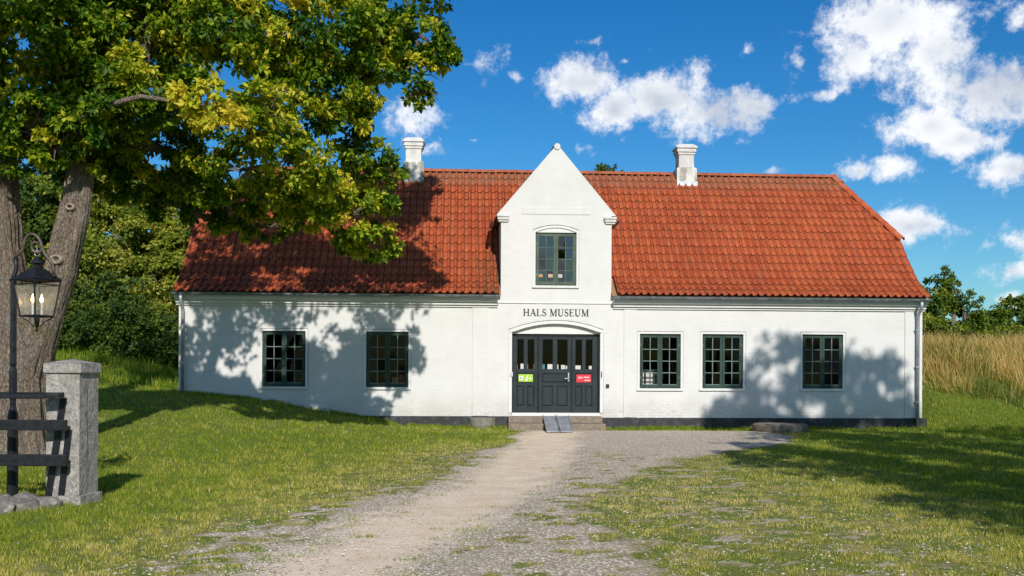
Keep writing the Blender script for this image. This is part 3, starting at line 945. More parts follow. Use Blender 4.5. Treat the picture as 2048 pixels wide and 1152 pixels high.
for a, c, gls, lab in leaves:
    b = MB()
    z0, z1 = 0.495, 2.54
    y0, y1 = YD, YD + 0.05
    b.box(a, gls[0][0], y0, y1, z0, z1).box(gls[1][1], c, y0, y1, z0, z1)
    for p, q in ((z0, 0.66), (1.21, 1.29), (1.55, 1.645), (2.465, z1)):
        b.box(gls[0][0], gls[1][1], y0, y1, p, q)
    b.box(gls[0][1], gls[1][0], y0, y1, 0.66, 1.21).box(gls[0][1], gls[1][0], y0, y1, 1.645, 2.465)
    lf = b.build('door_leaf', M_door, house, origin=(a, YD, z0), bevel=0.006)
    lf['label'] = lab
    def panel(p, q, r_, s_):
        pb = MB().box(p + 0.001, q - 0.001, y0 + 0.028, y1 - 0.004, r_ + 0.001, s_ - 0.001)
        i_ = 0.035
        pb.add([(p + 0.012, y0 + 0.027, r_ + 0.012), (q - 0.012, y0 + 0.027, r_ + 0.012), (q - 0.012, y0 + 0.027, s_ - 0.012), (p + 0.012, y0 + 0.027, s_ - 0.012),
                (p + i_, y0 + 0.010, r_ + i_), (q - i_, y0 + 0.010, r_ + i_), (q - i_, y0 + 0.010, s_ - i_), (p + i_, y0 + 0.010, s_ - i_)],
               [(4, 5, 6, 7), (0, 1, 5, 4), (1, 2, 6, 5), (2, 3, 7, 6), (3, 0, 4, 7)])
        pb.build('door_panel', M_door, lf)
        ml = MB()
        for bx in ((p, q, r_, r_ + 0.012), (p, q, s_ - 0.012, s_), (p, p + 0.012, r_ + 0.012, s_ - 0.012), (q - 0.012, q, r_ + 0.012, s_ - 0.012)):
            ml.box(bx[0], bx[1], y0 - 0.005, y0 + 0.012, bx[2], bx[3])
        ml.build('moulding', M_door, lf)
    for gsp in gls:
        panel(gsp[0], gsp[1], 0.66, 1.21)
        MB().add([(gsp[0], y0 + 0.026, 1.645), (gsp[1], y0 + 0.026, 1.645), (gsp[1], y0 + 0.026, 2.465), (gsp[0], y0 + 0.026, 2.465)], [(0, 1, 2, 3)]).build('pane', M_glass, lf)
        bd = MB()
        for bx in ((gsp[0], gsp[1], 1.645, 1.657), (gsp[0], gsp[1], 2.453, 2.465), (gsp[0], gsp[0] + 0.012, 1.657, 2.453), (gsp[1] - 0.012, gsp[1], 1.657, 2.453)):
            bd.box(bx[0], bx[1], y0 - 0.004, y0 + 0.02, bx[2], bx[3])
        bd.build('moulding', M_door, lf)
    panel(gls[0][0] - 0.0, gls[1][1], 1.29, 1.55)
    if a < 0.1:
        s = MB().box(0.185, 0.575, y0 + 0.004, y0 + 0.009, 1.315, 1.515).build('sticker', M_greenst, lf)
        s['label'] = 'lime green sticker with white print'
        pr = MB()
        pr.box(0.205, 0.305, y0 + 0.001, y0 + 0.003, 1.37, 1.46)
        pr.prism([(0.375, 1.335), (0.40, 1.335), (0.445, 1.495), (0.425, 1.495)], y0 + 0.001, y0 + 0.003)
        pr.prism([(0.39, 1.335), (0.42, 1.350), (0.425, 1.37), (0.39, 1.36)], y0 - 0.001, y0 + 0.0009)
        pr.prism([(0.46, 1.40), (0.49, 1.385), (0.53, 1.40), (0.52, 1.42), (0.48, 1.425)], y0 + 0.001, y0 + 0.003)
        pr.build('print', M_whitep, lf)
        p2 = MB().box(0.225, 0.245, y0 - 0.001, y0 + 0.0005, 1.39, 1.44).box(0.255, 0.29, y0 - 0.001, y0 + 0.0005, 1.385, 1.40).box(0.255, 0.275, y0 - 0.001, y0 + 0.0005, 1.415, 1.44)
        p2.build('print', M_letter, lf)
    elif a > 1.5:
        s = MB().box(1.745, 2.145, y0 + 0.004, y0 + 0.009, 1.305, 1.515).build('sticker', M_redst, lf)
        s['label'] = 'crimson sticker with white print'
        pr = MB()
        yy0, yy1 = y0 + 0.001, y0 + 0.003
        for i in range(14):
            t0, t1 = 2 * math.pi * i / 14, 2 * math.pi * (i + 1) / 14
            def e(t, r_):
                return (1.84 + r_ * math.cos(t), 1.43 + 0.65 * r_ * math.sin(t))
            pr.prism([e(t0, 0.045), e(t1, 0.045), e(t1, 0.032), e(t0, 0.032)][::-1], yy0, yy1)
        pr.box(1.89, 1.905, yy0, yy1, 1.42, 1.45)
        for i in range(7):
            pr.box(1.945 + i * 0.022, 1.959 + i * 0.022, yy0, yy1, 1.425, 1.455 - 0.006 * (i % 3 == 1))
        for i in range(8):
            pr.box(1.965 + i * 0.020, 1.978 + i * 0.020, yy0, yy1, 1.345, 1.368 + 0.006 * (i % 2))
        pr.build('print', M_whitep, lf)
    else:
        hd = MB()
        hd.box(1.515, 1.55, y0 - 0.008, y0 - 0.001, 1.33, 1.56)
        hd.tube([(1.533, y0 - 0.008, 1.405), (1.533, y0 - 0.05, 1.405), (1.515, y0 - 0.06, 1.405), (1.43, y0 - 0.06, 1.405)], 0.011, 8)
        hd.build('handle', M_zinc, lf)
# small fittings
o = MB().box(-0.045, 0.02, -0.06, -0.031, 1.45, 1.575).build('intercom', M_chim, house, bevel=0.005)
o = MB().box(2.52, 2.605, -0.05, -0.002, 1.17, 1.26).build('bell_box', M_black, house, bevel=0.006)
MB().box(2.385, 2.405, -0.07, -0.031, 1.44, 1.60).build('door_stay', M_black, house, bevel=0.004)

# steps
MB().box(0.0, 2.36, -0.06, YD + 0.04, 0.402, 0.485).build('threshold', M_trim, house, bevel=0.006)
MB().box(-0.105, 1.16, -0.36, 0.0 - 0.004, 0.235, 0.400).build('step', M_sandst, house, bevel=0.012)
MB().box(1.165, 2.385, -0.36, 0.0 - 0.004, 0.232, 0.398).build('step', M_sandst, house, bevel=0.012)
MB().box(-0.12, 1.05, -0.66, -0.002, -0.2, 0.232).build('step', M_sandst, house, bevel=0.014)
MB().box(1.056, 2.43, -0.655, -0.002, -0.2, 0.228).build('step', M_sandst, house, bevel=0.014)

# ------- lettering HALS MUSEUM
def strip(b, pts, wid, y0, y1):
    P_ = [Vector((p[0], 0, p[1])) for p in pts]
    if not hasattr(wid, '__len__'):
        wid = [wid] * len(P_)
    L, Rr = [], []
    for i, p in enumerate(P_):
        t = (P_[min(i + 1, len(P_) - 1)] - P_[max(0, i - 1)]).normalized()
        nrm = Vector((-t.z, 0, t.x))
        L.append(p + nrm * wid[i] / 2); Rr.append(p - nrm * wid[i] / 2)
    for i in range(len(P_) - 1):
        b.prism([(Rr[i].x, Rr[i].z), (Rr[i + 1].x, Rr[i + 1].z), (L[i + 1].x, L[i + 1].z), (L[i].x, L[i].z)], y0, y1)


def serif(b, x, z, w_, y0, y1):
    strip(b, [(x - w_ / 2, z), (x + w_ / 2, z)], 0.045, y0, y1)


K, TH = 0.175, 0.085        # thick and thin stroke, in cap heights


def letter(ch, ox, oz, H, parent):
    b = MB()
    y0, y1 = -0.012, -0.002
    def S(pts, wd):
        strip(b, [(ox + p[0] * H, oz + p[1] * H) for p in pts], [q * H for q in wd] if hasattr(wd, '__len__') else wd * H, y0, y1)
    def F(x, z, wd):
        S([(x - wd / 2, z), (x + wd / 2, z)], 0.05)
    lo, hi = 0.025, 0.975
    if ch == 'H':
        S([(0.18, 0), (0.18, 1)], K); S([(0.74, 0), (0.74, 1)], K); S([(0.18, 0.52), (0.74, 0.52)], TH)
        for x in (0.18, 0.74):
            F(x, lo, 0.32); F(x, hi, 0.32)
        wd_ = 0.92
    elif ch == 'A':
        S([(0.16, 0), (0.46, 1)], TH); S([(0.45, 1), (0.78, 0)], K); S([(0.26, 0.34), (0.66, 0.34)], TH)
        F(0.14, lo, 0.26); F(0.78, lo, 0.32)
        wd_ = 0.93
    elif ch == 'L':
        S([(0.18, 0), (0.18, 1)], K); S([(0.1, 0.03), (0.68, 0.03)], 0.06); S([(0.67, 0.0), (0.70, 0.26)], 0.05)
        F(0.18, hi, 0.32); F(0.16, lo, 0.26)
        wd_ = 0.76
    elif ch == 'S':
        pts = []
        for i in range(7):
            t = R(35 + i * 38)
            pts.append((0.32 + 0.21 * math.cos(t), 0.745 + 0.235 * math.sin(t)))
        for i in range(1, 7):
            t = R(80 - i * 42)
            pts.append((0.32 + 0.24 * math.cos(t), 0.265 + 0.25 * math.sin(t)))
        n_ = len(pts)
        S(pts, [TH + (K - TH) * math.exp(-((i - n_ / 2 + 0.5) / 2.4) ** 2) for i in range(n_)])
        S([(0.535, 0.70), (0.535, 0.97)], 0.04); S([(0.085, 0.03), (0.085, 0.30)], 0.04)
        wd_ = 0.66
    elif ch == 'M':
        S([(0.20, 0), (0.20, 1)], TH); S([(0.20, 1), (0.56, 0.04)], K); S([(0.56, 0.04), (0.90, 1)], TH); S([(0.92, 0), (0.92, 1)], K)
        F(0.20, lo, 0.28); F(0.92, lo, 0.32); F(0.16, hi, 0.22); F(0.96, hi, 0.22)
        wd_ = 1.12
    elif ch == 'U':
        pts = [(0.20, 1), (0.20, 0.36)] + [(0.46 - 0.26 * math.cos(R(a_)), 0.30 - 0.28 * math.sin(R(a_))) for a_ in range(20, 180, 20)] + [(0.72, 0.36), (0.72, 1)]
        n_ = len(pts)
        S(pts, [K if i < 4 else max(TH, K - (i - 3) * 0.02) for i in range(n_)])
        F(0.20, hi, 0.32); F(0.72, hi, 0.26)
        wd_ = 0.92
    elif ch == 'E':
        S([(0.18, 0), (0.18, 1)], K); S([(0.08, 0.03), (0.68, 0.03)], 0.06); S([(0.08, 0.97), (0.64, 0.97)], 0.06); S([(0.18, 0.52), (0.50, 0.52)], TH)
        S([(0.66, 0.02), (0.69, 0.26)], 0.045); S([(0.63, 0.76), (0.63, 0.98)], 0.045); S([(0.50, 0.42), (0.50, 0.62)], 0.045)
        wd_ = 0.76
    o_ = b.build('letter', M_letter, parent)
    return wd_


sign = root('wall_lettering', (1.18, 0, 3.07), '', '')
del sign['label']; del sign['category']
sign.parent = house
sign.location = WO[sign] - WO[house]
CH = 0.19
total = 0
WD = {'H': .92, 'A': .93, 'L': .76, 'S': .66, 'M': 1.12, 'U': .92, 'E': .76, ' ': .36}
txt = 'HALS MUSEUM'
tot = sum(WD[c] for c in txt)
xx = 0.287
kx = (2.056 - 0.287) / (tot * CH)
# letters keep their proportions; the spacing takes up what is left over
gap = ((2.056 - 0.287) - tot * CH) / (len(txt) - 1)
for c in txt:
    if c != ' ':
        letter(c, xx, 3.072, CH, sign)
    xx += WD[c] * CH + gap

# ------- roof
roof = root('roof', (1.2, 3.5, 3.6), '', '')
del roof['label']; del roof['category']
roof.parent = house
roof.location = WO[roof] - WO[house]
RX0, RX1 = -8.84, 11.27                   # verges
RR0, RR1 = -7.55, 10.02                   # ridge ends
HY0 = 1.62                                # where the half hip's eave meets the front slope


def hip_x(y, right=True):
    t = min(max((y - HY0) / (RY - HY0), 0), 1)
    return RX1 + (RR1 - RX1) * t if right else RX0 + (RR0 - RX0) * t


# underlay: boards below the tiles
ul = MB()
dn = 0.05
ys = [(-0.20, roof_z(-0.20))] + [p for p in PROF[1:-1]] + [(HY0, roof_z(HY0)), PROF[-1]]
ys = sorted(set(ys))
for (a, za), (c, zc) in zip(ys[:-1], ys[1:]):
    for k in (0, 1):
        ya, yc_ = (a, c) if k == 0 else (2 * RY - a, 2 * RY - c)
        spans = [(hip_x(a, False) + 0.05, hip_x(a) - 0.05, hip_x(c) - 0.05, hip_x(c, False) + 0.05)]
        if k == 0 and za < 5.5:          # open under the dormer
            spans = [(hip_x(a, False) + 0.05, DX0 + 0.003, DX0 + 0.003, hip_x(c, False) + 0.05), (DX1 - 0.003, hip_x(a) - 0.05, hip_x(c) - 0.05, DX1 - 0.003)]
        for sp_ in spans:
            ul.add([(sp_[0], ya, za - dn), (sp_[1], ya, za - dn), (sp_[2], yc_, zc - dn), (sp_[3], yc_, zc - dn)], [(0, 1, 2, 3) if k == 0 else (3, 2, 1, 0)])
zh = roof_z(HY0)
for rgt in (True, False):
    xe, xr = (RX1, RR1) if rgt else (RX0, RR0)
    s_ = -1 if rgt else 1
    ul.add([(xe + s_ * 0.03, HY0, zh - dn), (xe + s_ * 0.03, 2 * RY - HY0, zh - dn), (xr + s_ * 0.03, RY, 7.58 - dn)], [(0, 1, 2)])
# dormer underlay
dsl = (7.66 - 5.74) / (DX1 + 0.16 - AX)
ul.add([(DX0 - 0.12, 0.03, 5.64), (AX, 0.03, 7.52), (AX, 3.5, 7.52), (DX0 - 0.12, 2.0, 5.64)], [(0, 1, 2, 3)])
ul.add([(DX1 + 0.12, 0.03, 5.64), (AX, 0.03, 7.52), (AX, 3.5, 7.52), (DX1 + 0.12, 2.0, 5.64)], [(3, 2, 1, 0)])
ul.build('underlay', M_wood, roof)
# dark verge boards closing the gable edge
vb = MB()
for xa, xb in ((RX0 + 0.03, RX0 + 0.09), (RX1 - 0.09, RX1 - 0.03)):
    for (a, za), (c, zc) in zip(PROF[:-1], PROF[1:]):
        if a >= HY0: continue
        c2 = min(c, HY0); zc2 = roof_z(c2)
        vb.add([(xa, a, za - 0.10), (xb, a, za - 0.10), (xb, c2, zc2 - 0.10), (xa, c2, zc2 - 0.10), (xa, a, za - 0.03), (xb, a, za - 0.03), (xb, c2, zc2 - 0.03), (xa, c2, zc2 - 0.03)],
               [(0, 3, 2, 1), (4, 5, 6, 7), (0, 1, 5, 4), (1, 2, 6, 5), (2, 3, 7, 6), (3, 0, 4, 7)])
vb.build('verge_board', M_trim, roof)

TW, TE, TL = 0.198, 0.325, 0.375          # tile width, exposure, length
UP = [(-0.02, 0.026), (0.05, 0.043), (0.13, 0.049), (0.22, 0.036), (0.33, 0.014), (0.48, 0.001), (0.66, 0.002), (0.84, 0.013), (1.03, 0.030)]


def tile_arrays():
    """one pantile, origin at its lower left corner: x across, y up the slope, z out"""
    V = []
    F_ = []
    n_ = len(UP)
    for yy, lift in ((0.0, 0.030), (TL, 0.0)):
        for u, h in UP:
            V.append((u * TW, yy, h * 1.5 + lift))
    for u, h in UP:
        V.append((u * TW, 0.0, h * 1.5 + 0.030))
    for u, h in UP:
        V.append((u * TW, 0.004, h * 1.5 + 0.012))
    for i in range(n_ - 1):
        F_.append((i, i + 1, n_ + i + 1, n_ + i))
        F_.append((3 * n_ + i, 3 * n_ + i + 1, 2 * n_ + i + 1, 2 * n_ + i))
    # right lip
    F_.append((n_ - 1, 4 * n_ - 1, 2 * n_ - 1, 2 * n_ - 1)[:3])
    return np.array(V, float), F_


TV, TF = tile_arrays()
NU = len(UP)
GR1 = [0.55, 0.25, 0.0, 0.45, 1.0, 0.45, 0.1, 0.2, 0.5]  # painted groove shade across one tile, per profile point
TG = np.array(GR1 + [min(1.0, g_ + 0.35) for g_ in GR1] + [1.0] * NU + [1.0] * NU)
TQ = np.array([f_ for f_ in TF if len(f_) == 4])
tile_me = bpy.data.meshes.new('tile')
tile_me.from_pydata([tuple(v) for v in TV], [], [tuple(int(q) for q in f_) for f_ in TQ])
tile_me.polygons.foreach_set('use_smooth', [True] * len(tile_me.polygons))
tile_me.materials.append(M_tile)
ga_ = tile_me.attributes.new('groove_shade', 'FLOAT', 'POINT')
ga_.data.foreach_set('value', TG.astype(np.float32))
places = []                                # (location, euler)
ncol = int((RX1 - RX0) / TW) + 1
cs_ = (RX1 - RX0) / ncol
nrow = int(PLEN / TE)
te_ = (PLEN - 0.02) / nrow
CHIM = [(5.115, 5.72), (-3.115, -2.50)]


def dormer_z(x):
    return 7.62 - abs(x - AX) * 1.15


def dormer_covers(x, z):
    return abs(x - AX) < (1.545 if z < 4.2 else 1.47) and z < dormer_z(x) - 0.14


for rrow in range(nrow):
    s0 = rrow * te_
    y, z, ang = prof_at(s0)
    y2, z2, _ = prof_at(min(s0 + te_, PLEN))
    ang = math.atan2(z2 - z, y2 - y)
    for c in range(ncol):
        x = RX0 + c * cs_
        xm = x + cs_ / 2
        ym = (y + y2) / 2; zm = (z + z2) / 2
        if not (hip_x(ym, False) - 0.02 < xm < hip_x(ym) + 0.02):
            continue
        if dormer_covers(xm, zm):
            continue
        if any(a - 0.02 < xm < b_ + 0.02 for a, b_ in CHIM) and zm > 7.36:
            continue
        j = random.uniform
        places.append(((x + j(-.004, .004), y + j(-.003, .003), z + j(-.003, .003)), (ang + j(-.012, .012), j(-.012, .012), j(-.012, .012))))
camp = Vector((-1.396, -26.63, 1.6))
def tile_hidden(p):
    return p[0] < -2.2 and p[2] > 4.6 and (p[0] + 8.9) * 0.9 > (8.2 - p[2])  # behind the tree's crown
order = sorted(range(len(places)), key=lambda i: (Vector(places[i][0]) - camp).length + (100 if tile_hidden(places[i][0]) else 0))
single = set(order[:295])
rest_V, rest_T, rest_A = [], [], []
nb = 0
roofo = WO[roof]
for i, (p, e) in enumerate(places):
    if i in single:
        o = bpy.data.objects.new('tile', tile_me)
        COL.objects.link(o)
        o.parent = roof
        o.location = Vector(p) - roofo
        o.rotation_euler = e
    else:
        Mx = np.array(Euler(e).to_matrix())
        v = TV @ Mx.T + np.array(p)
        rest_V.append(v); rest_T.append(TQ + nb); rest_A.append(np.full(len(v), random.random())); nb += len(v)


def slope_tiles(O, yaw, ang, width, length, inside):
    """tiles on a further plane: O lower left corner looking at the slope"""
    global nb
    A = Matrix.Rotation(yaw, 3, 'Z')
    B = A @ Matrix.Rotation(ang, 3, 'X')
    for r_ in range(int(length / TE) + 1):
        for c in range(int(width / TW) + 1):
            l0 = Vector((c * TW, r_ * TE, 0))
            pm = Vector(O) + B @ (l0 + Vector((TW / 2, TE / 2, 0)))
            if not inside(pm): continue
            Mx = np.array(B @ Matrix.Rotation(random.uniform(-.01, .01), 3, 'X'))
            v = TV @ Mx.T + np.array(Vector(O) + B @ l0)
            rest_V.append(v); rest_T.append(TQ + nb); rest_A.append(np.full(len(v), random.random())); nb += len(v)


# back slope, half hips and the dormer's two slopes
slope_tiles((RX1, 2 * RY + 0.40, 3.60), math.pi, math.atan2(3.98, 3.95), RX1 - RX0, 5.6, lambda p: p.y > RY and hip_x(2 * RY - p.y, False) < p.x < hip_x(2 * RY - p.y))
ha = math.atan2(7.58 - zh, RX1 - RR1)
slope_tiles((RX1 + 0.04, HY0, zh - 0.02), math.pi / 2, ha, 2 * (RY - HY0), 2.6, lambda p: p.x > RR1 and abs(p.y - RY) < (p.x - RR1) / (RX1 - RR1) * (RY - HY0) - 0.10)
ha = math.atan2(7.58 - zh, RR0 - RX0)
slope_tiles((RX0 - 0.04, 2 * RY - HY0, zh - 0.02), -math.pi / 2, ha, 2 * (RY - HY0), 2.6, lambda p: p.x < RR0 and abs(p.y - RY) < (RR0 - p.x) / (RR0 - RX0) * (RY - HY0) - 0.10)
da = math.atan2(1.88, 1.62)
slope_tiles((DX1 + 0.13, 0.02, 5.65), math.pi / 2, da, 3.6, 2.45, lambda p: p.y > 0.12 and p.z > roof_z(p.y) - 0.05 and p.x > AX + 0.12)
slope_tiles((DX0 - 0.13, 3.564 + 0.02, 5.65), -math.pi / 2, da, 3.6, 2.45, lambda p: p.y > 0.14 and p.z > roof_z(p.y) - 0.05 and p.x < AX - 0.12)
o = np_mesh('tile_field', np.concatenate(rest_V), np.concatenate(rest_T), M_tile, parent=roof, attrs={'tone': np.concatenate(rest_A), 'groove_shade': np.tile(TG, len(rest_V))}, smooth=True)
o['kind'] = 'stuff'


# ridge tiles
def ridge_tile_mesh():
    V, F_ = [], []
    k = 8
    for yy, rr in ((0.0, 0.130), (0.40, 0.100)):
        for i in range(k + 1):
            t = math.pi * i / k
            V.append((rr * math.cos(t), yy, rr * 0.85 * math.sin(t) - 0.03))
    for yy, rr in ((0.0, 0.104),):
        for i in range(k + 1):
            t = math.pi * i / k
            V.append((rr * math.cos(t), yy, rr * 0.85 * math.sin(t) - 0.03))
    for i in range(k):
        F_.append((i + 1, i, k + 1 + i, k + 2 + i))
        F_.append((i, i + 1, 2 * (k + 1) + i + 1, 2 * (k + 1) + i))
    me = bpy.data.meshes.new('ridge_tile')
    me.from_pydata(V, [], F_)
    me.polygons.foreach_set('use_smooth', [True] * len(me.polygons))
    me.materials.append(M_ridge)
    return me


rt_me = ridge_tile_mesh()


def ridge_run(p0, p1, skip=()):
    p0, p1 = Vector(p0), Vector(p1)
    d = p1 - p0
    n_ = max(1, round(d.length / 0.36))
    q = d.normalized()
    xa = q.cross(Vector((0, 0, 1))).normalized()
    za = xa.cross(q)
    Mx = Matrix((xa, q, za)).transposed()
    for i in range(n_):
        p = p0 + d * (i / n_)
        if any(a - 0.05 < p.x - 0.2 < b_ + 0.05 for a, b_ in skip): continue
        o = bpy.data.objects.new('ridge_tile', rt_me)
        COL.objects.link(o)
        o.parent = roof
        o.location = p - roofo + Vector((0, 0, random.uniform(-.004, .004)))
        o.rotation_euler = (Mx @ Matrix.Rotation(random.uniform(-.02, .02), 3, 'Z') @ Matrix.Rotation(0.03, 3, 'X')).to_euler()


ridge_run((RR1 + 0.10, RY, 7.605), (RR0 - 0.1, RY, 7.605), CHIM)
ridge_run((RX1 + 0.06, HY0 - 0.04, zh + 0.03), (RR1 + 0.02, RY, 7.62))
ridge_run((RX0 - 0.06, HY0 - 0.04, zh + 0.03), (RR0 - 0.02, RY, 7.62))
ridge_run((RX1 + 0.06, 2 * RY - HY0 + 0.04, zh + 0.03), (RR1 + 0.02, RY, 7.62))
ridge_run((AX, 3.4, 7.62), (AX, 0.12, 7.62))

# chimneys
def chimney(x0, x1, lab, zb, zs, zt, cap, mbase):
    w_ = x1 - x0
    b = MB().box(x0, x1, RY - 0.31, RY + 0.31, 7.05, zb)
    b.add([(x0, RY - 0.31, zb), (x1, RY - 0.31, zb), (x1, RY + 0.31, zb), (x0, RY + 0.31, zb),
           (x0 + 0.07, RY - 0.24, zb + 0.06), (x1 - 0.07, RY - 0.24, zb + 0.06), (x1 - 0.07, RY + 0.24, zb + 0.06), (x0 + 0.07, RY + 0.24, zb + 0.06)],
          [(0, 1, 5, 4), (1, 2, 6, 5), (2, 3, 7, 6), (3, 0, 4, 7)])
    ch = b.build('chimney', mbase, roof, origin=(x0, RY, 7.2))
    ch['label'] = lab
    MB().box(x0 + 0.072, x1 - 0.072, RY - 0.238, RY + 0.238, zb + 0.03, zs).build('chimney_shaft', M_chim, ch, bevel=0.01)
    c = MB()
    c.box(x0 + 0.045, x1 - 0.045, RY - 0.265, RY + 0.265, zs + 0.001, zs + 0.075)
    c.box(x0 + 0.015, x1 - 0.015, RY - 0.295, RY + 0.295, zs + 0.077, zs + 0.19)
    c.box(x0 - 0.02, x1 + 0.02, RY - 0.33, RY + 0.33, zs + 0.192, zs + 0.245)
    c.add([(x0 - 0.01, RY - 0.32, zs + 0.246), (x1 + 0.01, RY - 0.32, zs + 0.246), (x1 + 0.01, RY + 0.32, zs + 0.246), (x0 - 0.01, RY + 0.32, zs + 0.246),
           (x0 + 0.09, RY - 0.22, zt), (x1 - 0.09, RY - 0.22, zt), (x1 - 0.09, RY + 0.22, zt), (x0 + 0.09, RY + 0.22, zt)],
          [(0, 1, 5, 4), (1, 2, 6, 5), (2, 3, 7, 6), (3, 0, 4, 7), (4, 5, 6, 7)])
    c.build('chimney_cap', M_chim, ch, bevel=0.008)
    MB().box(x0 - 0.012, x1 + 0.012, RY - 0.385, RY - 0.312, 7.20, 7.335).build('flashing', M_zinc, ch)


chimney(5.125, 5.73, 'right chimney with a grey stained base', 7.74, 8.17, 8.50, None, M_chimd)
chimney(-3.105, -2.495, 'left chimney half behind the tree', 7.80, 8.22, 8.56, None, M_chimd)

# gutters and downpipes
def gutter(x0, x1, z, y=-0.325, r_=0.058, name='gutter'):
    b = MB()
    k = 10
    prof = [(y + r_ * math.cos(math.pi + math.pi * i / k), z + r_ * math.sin(math.pi + math.pi * i / k)) for i in range(k + 1)]
    prof = [(y - r_ - 0.008, z + 0.012)] + prof
    inner = [(y + (r_ - 0.006) * math.cos(2 * math.pi - math.pi * i / k), z + 0.004 + (r_ - 0.006) * math.sin(2 * math.pi - math.pi * i / k)) for i in range(k + 1)]
    pr = prof + inner
    n_ = len(pr)
    vs = [(x0, a, c) for a, c in pr] + [(x1, a, c) for a, c in pr]
    b.add(vs, [(i, i + n_, (i + 1) % n_ + n_, (i + 1) % n_) for i in range(n_)])
    cap = [(y + r_ * math.cos(math.pi + math.pi * i / k), z + r_ * math.sin(math.pi + math.pi * i / k)) for i in range(k + 1)]
    for xx_ in (x0 + 0.001, x1 - 0.001):
        b.add([(xx_, a, c) for a, c in cap], [tuple(range(len(cap)))])
    g_ = b.build(name, M_gutter, house)
    br = MB()
    n2 = int((x1 - x0) / 0.95)
    for i in range(n2 + 1):
        xc = x0 + 0.1 + (x1 - x0 - 0.2) * i / max(n2, 1)
        bp = [(xc, y + (r_ + 0.005) * math.cos(math.pi + math.pi * j / 8), z + (r_ + 0.005) * math.sin(math.pi + math.pi * j / 8)) for j in range(9)]
        br.tube(bp + [(xc, -0.20, z + 0.05)], 0.007, 5)
    br.build('gutter_bracket', M_zinc, g_)
    return g_


gutter(-8.86, -0.345, 3.592)
gutter(2.68, 11.30, 3.578)


def downpipe(x, zt, zb):
    b = MB()
    y = -0.11
    b.tube([(x, -0.325, zt), (x, -0.325, zt - 0.10), (x, -0.29, zt - 0.17), (x, -0.14, zt - 0.33), (x, y, zt - 0.42), (x, y, zb)], 0.043, 12)
    d_ = b.build('downpipe', M_zinc, house, smooth=True)
    for zz in (zt - 0.75, zt - 1.75, zt - 2.7):
        if zz > zb + 0.2:
            c = MB()
            c.tube([(x, y, zz - 0.018), (x, y, zz + 0.018)], 0.052, 12)
            c.box(x - 0.07, x - 0.045, y - 0.01, -0.02, zz - 0.006, zz + 0.006)
            c.build('pipe_clip', M_zinc, d_)


downpipe(11.02, 3.51, 0.10)
downpipe(-8.62, 3.53, 0.98)
# little half round gutters of the dormer
for x in (DX0 - 0.24, DX1 + 0.24):
    b = MB()
    k = 8
    for yy in (-0.02 if x > 0 else 0.25, 1.6):
        for i in range(k + 1):
            t = math.pi + math.pi * i / k
            b.v.append((x + 0.05 * math.cos(t), yy, 5.66 + 0.05 * math.sin(t)))
    for i in range(k):
        b.f.append((i, i + 1, k + 2 + i, k + 1 + i))
    b.build('dormer_gutter', M_zinc, house)

# ------------------------------------------------------------------ things by and behind the windows
def thing(name, mb, m_, label, cat, group=None, **kw):
    group = group or {'note': 'paper notes in the dormer window', 'card': 'cards standing behind the door panes'}.get(cat)
    o = mb.build(name, m_, None, origin=mb.v[0], **kw)
    return tag(o, label, cat, group)


thing('paper_note', MB().box(0.695, 0.815, 0.10, 0.104, 4.12, 4.20), M_amber, 'amber paper note in the dormer window, leftmost of the three notes', 'note')
thing('paper_note', MB().box(0.965, 1.09, 0.10, 0.104, 4.115, 4.205), M_peach, 'peach paper note in the dormer window, middle of the three notes', 'note')
thing('paper_note', MB().box(1.235, 1.345, 0.10, 0.104, 4.11, 4.205), M_paper, 'pale cream paper note in the dormer window right of the centre post', 'note')
thing('leaflet', MB().box(0.90, 1.05, 0.10, 0.13, 3.955, 3.985), M_peach, 'small flat pinkish leaflet lying on the dormer window ledge', 'leaflet')
yl = YD + 0.04
for x0_, x1_, h_, m_, lab in ((0.137, 0.155, 0.12, M_peach, 'thin beige leaflet edge at the far left pane of the doors'), (0.24, 0.325, 0.15, M_paper, 'white card in the left door leaf above the lime sticker'),
                              (0.42, 0.437, 0.13, M_peach, 'thin beige card edge in the second door pane from the left'), (0.595, 0.612, 0.13, M_paper, 'thin white card edge beside the left door post'),
                              (0.82, 0.895, 0.14, M_teal, 'teal leaflet in the left pane of the middle door'), (0.965, 1.10, 0.14, M_paper, 'wide white notice in the left pane of the middle door'),
                              (1.22, 1.26, 0.13, M_paper, 'narrow white card in the right pane of the middle door'), (1.335, 1.435, 0.12, M_paper, 'square white notice with a black dot in the middle door'),
                              (1.455, 1.50, 0.10, M_paper, 'small white card beside the notice with the black dot'), (1.715, 1.865, 0.11, M_paper, 'white card above the crimson sticker, left pane'),
                              (2.085, 2.165, 0.10, M_paper, 'white and pink card in the rightmost door pane')):
    thing('notice_card', MB().box(x0_, x1_, yl, yl + 0.006, 1.648, 1.648 + h_), m_, lab, 'card')
thing('black_disc', MB().lathe((1.375, yl - 0.012, 1.72), [(0.016, 0), (0.016, 0.004)], 10), M_black, 'tiny black dot on the square white notice in the middle door', 'badge')
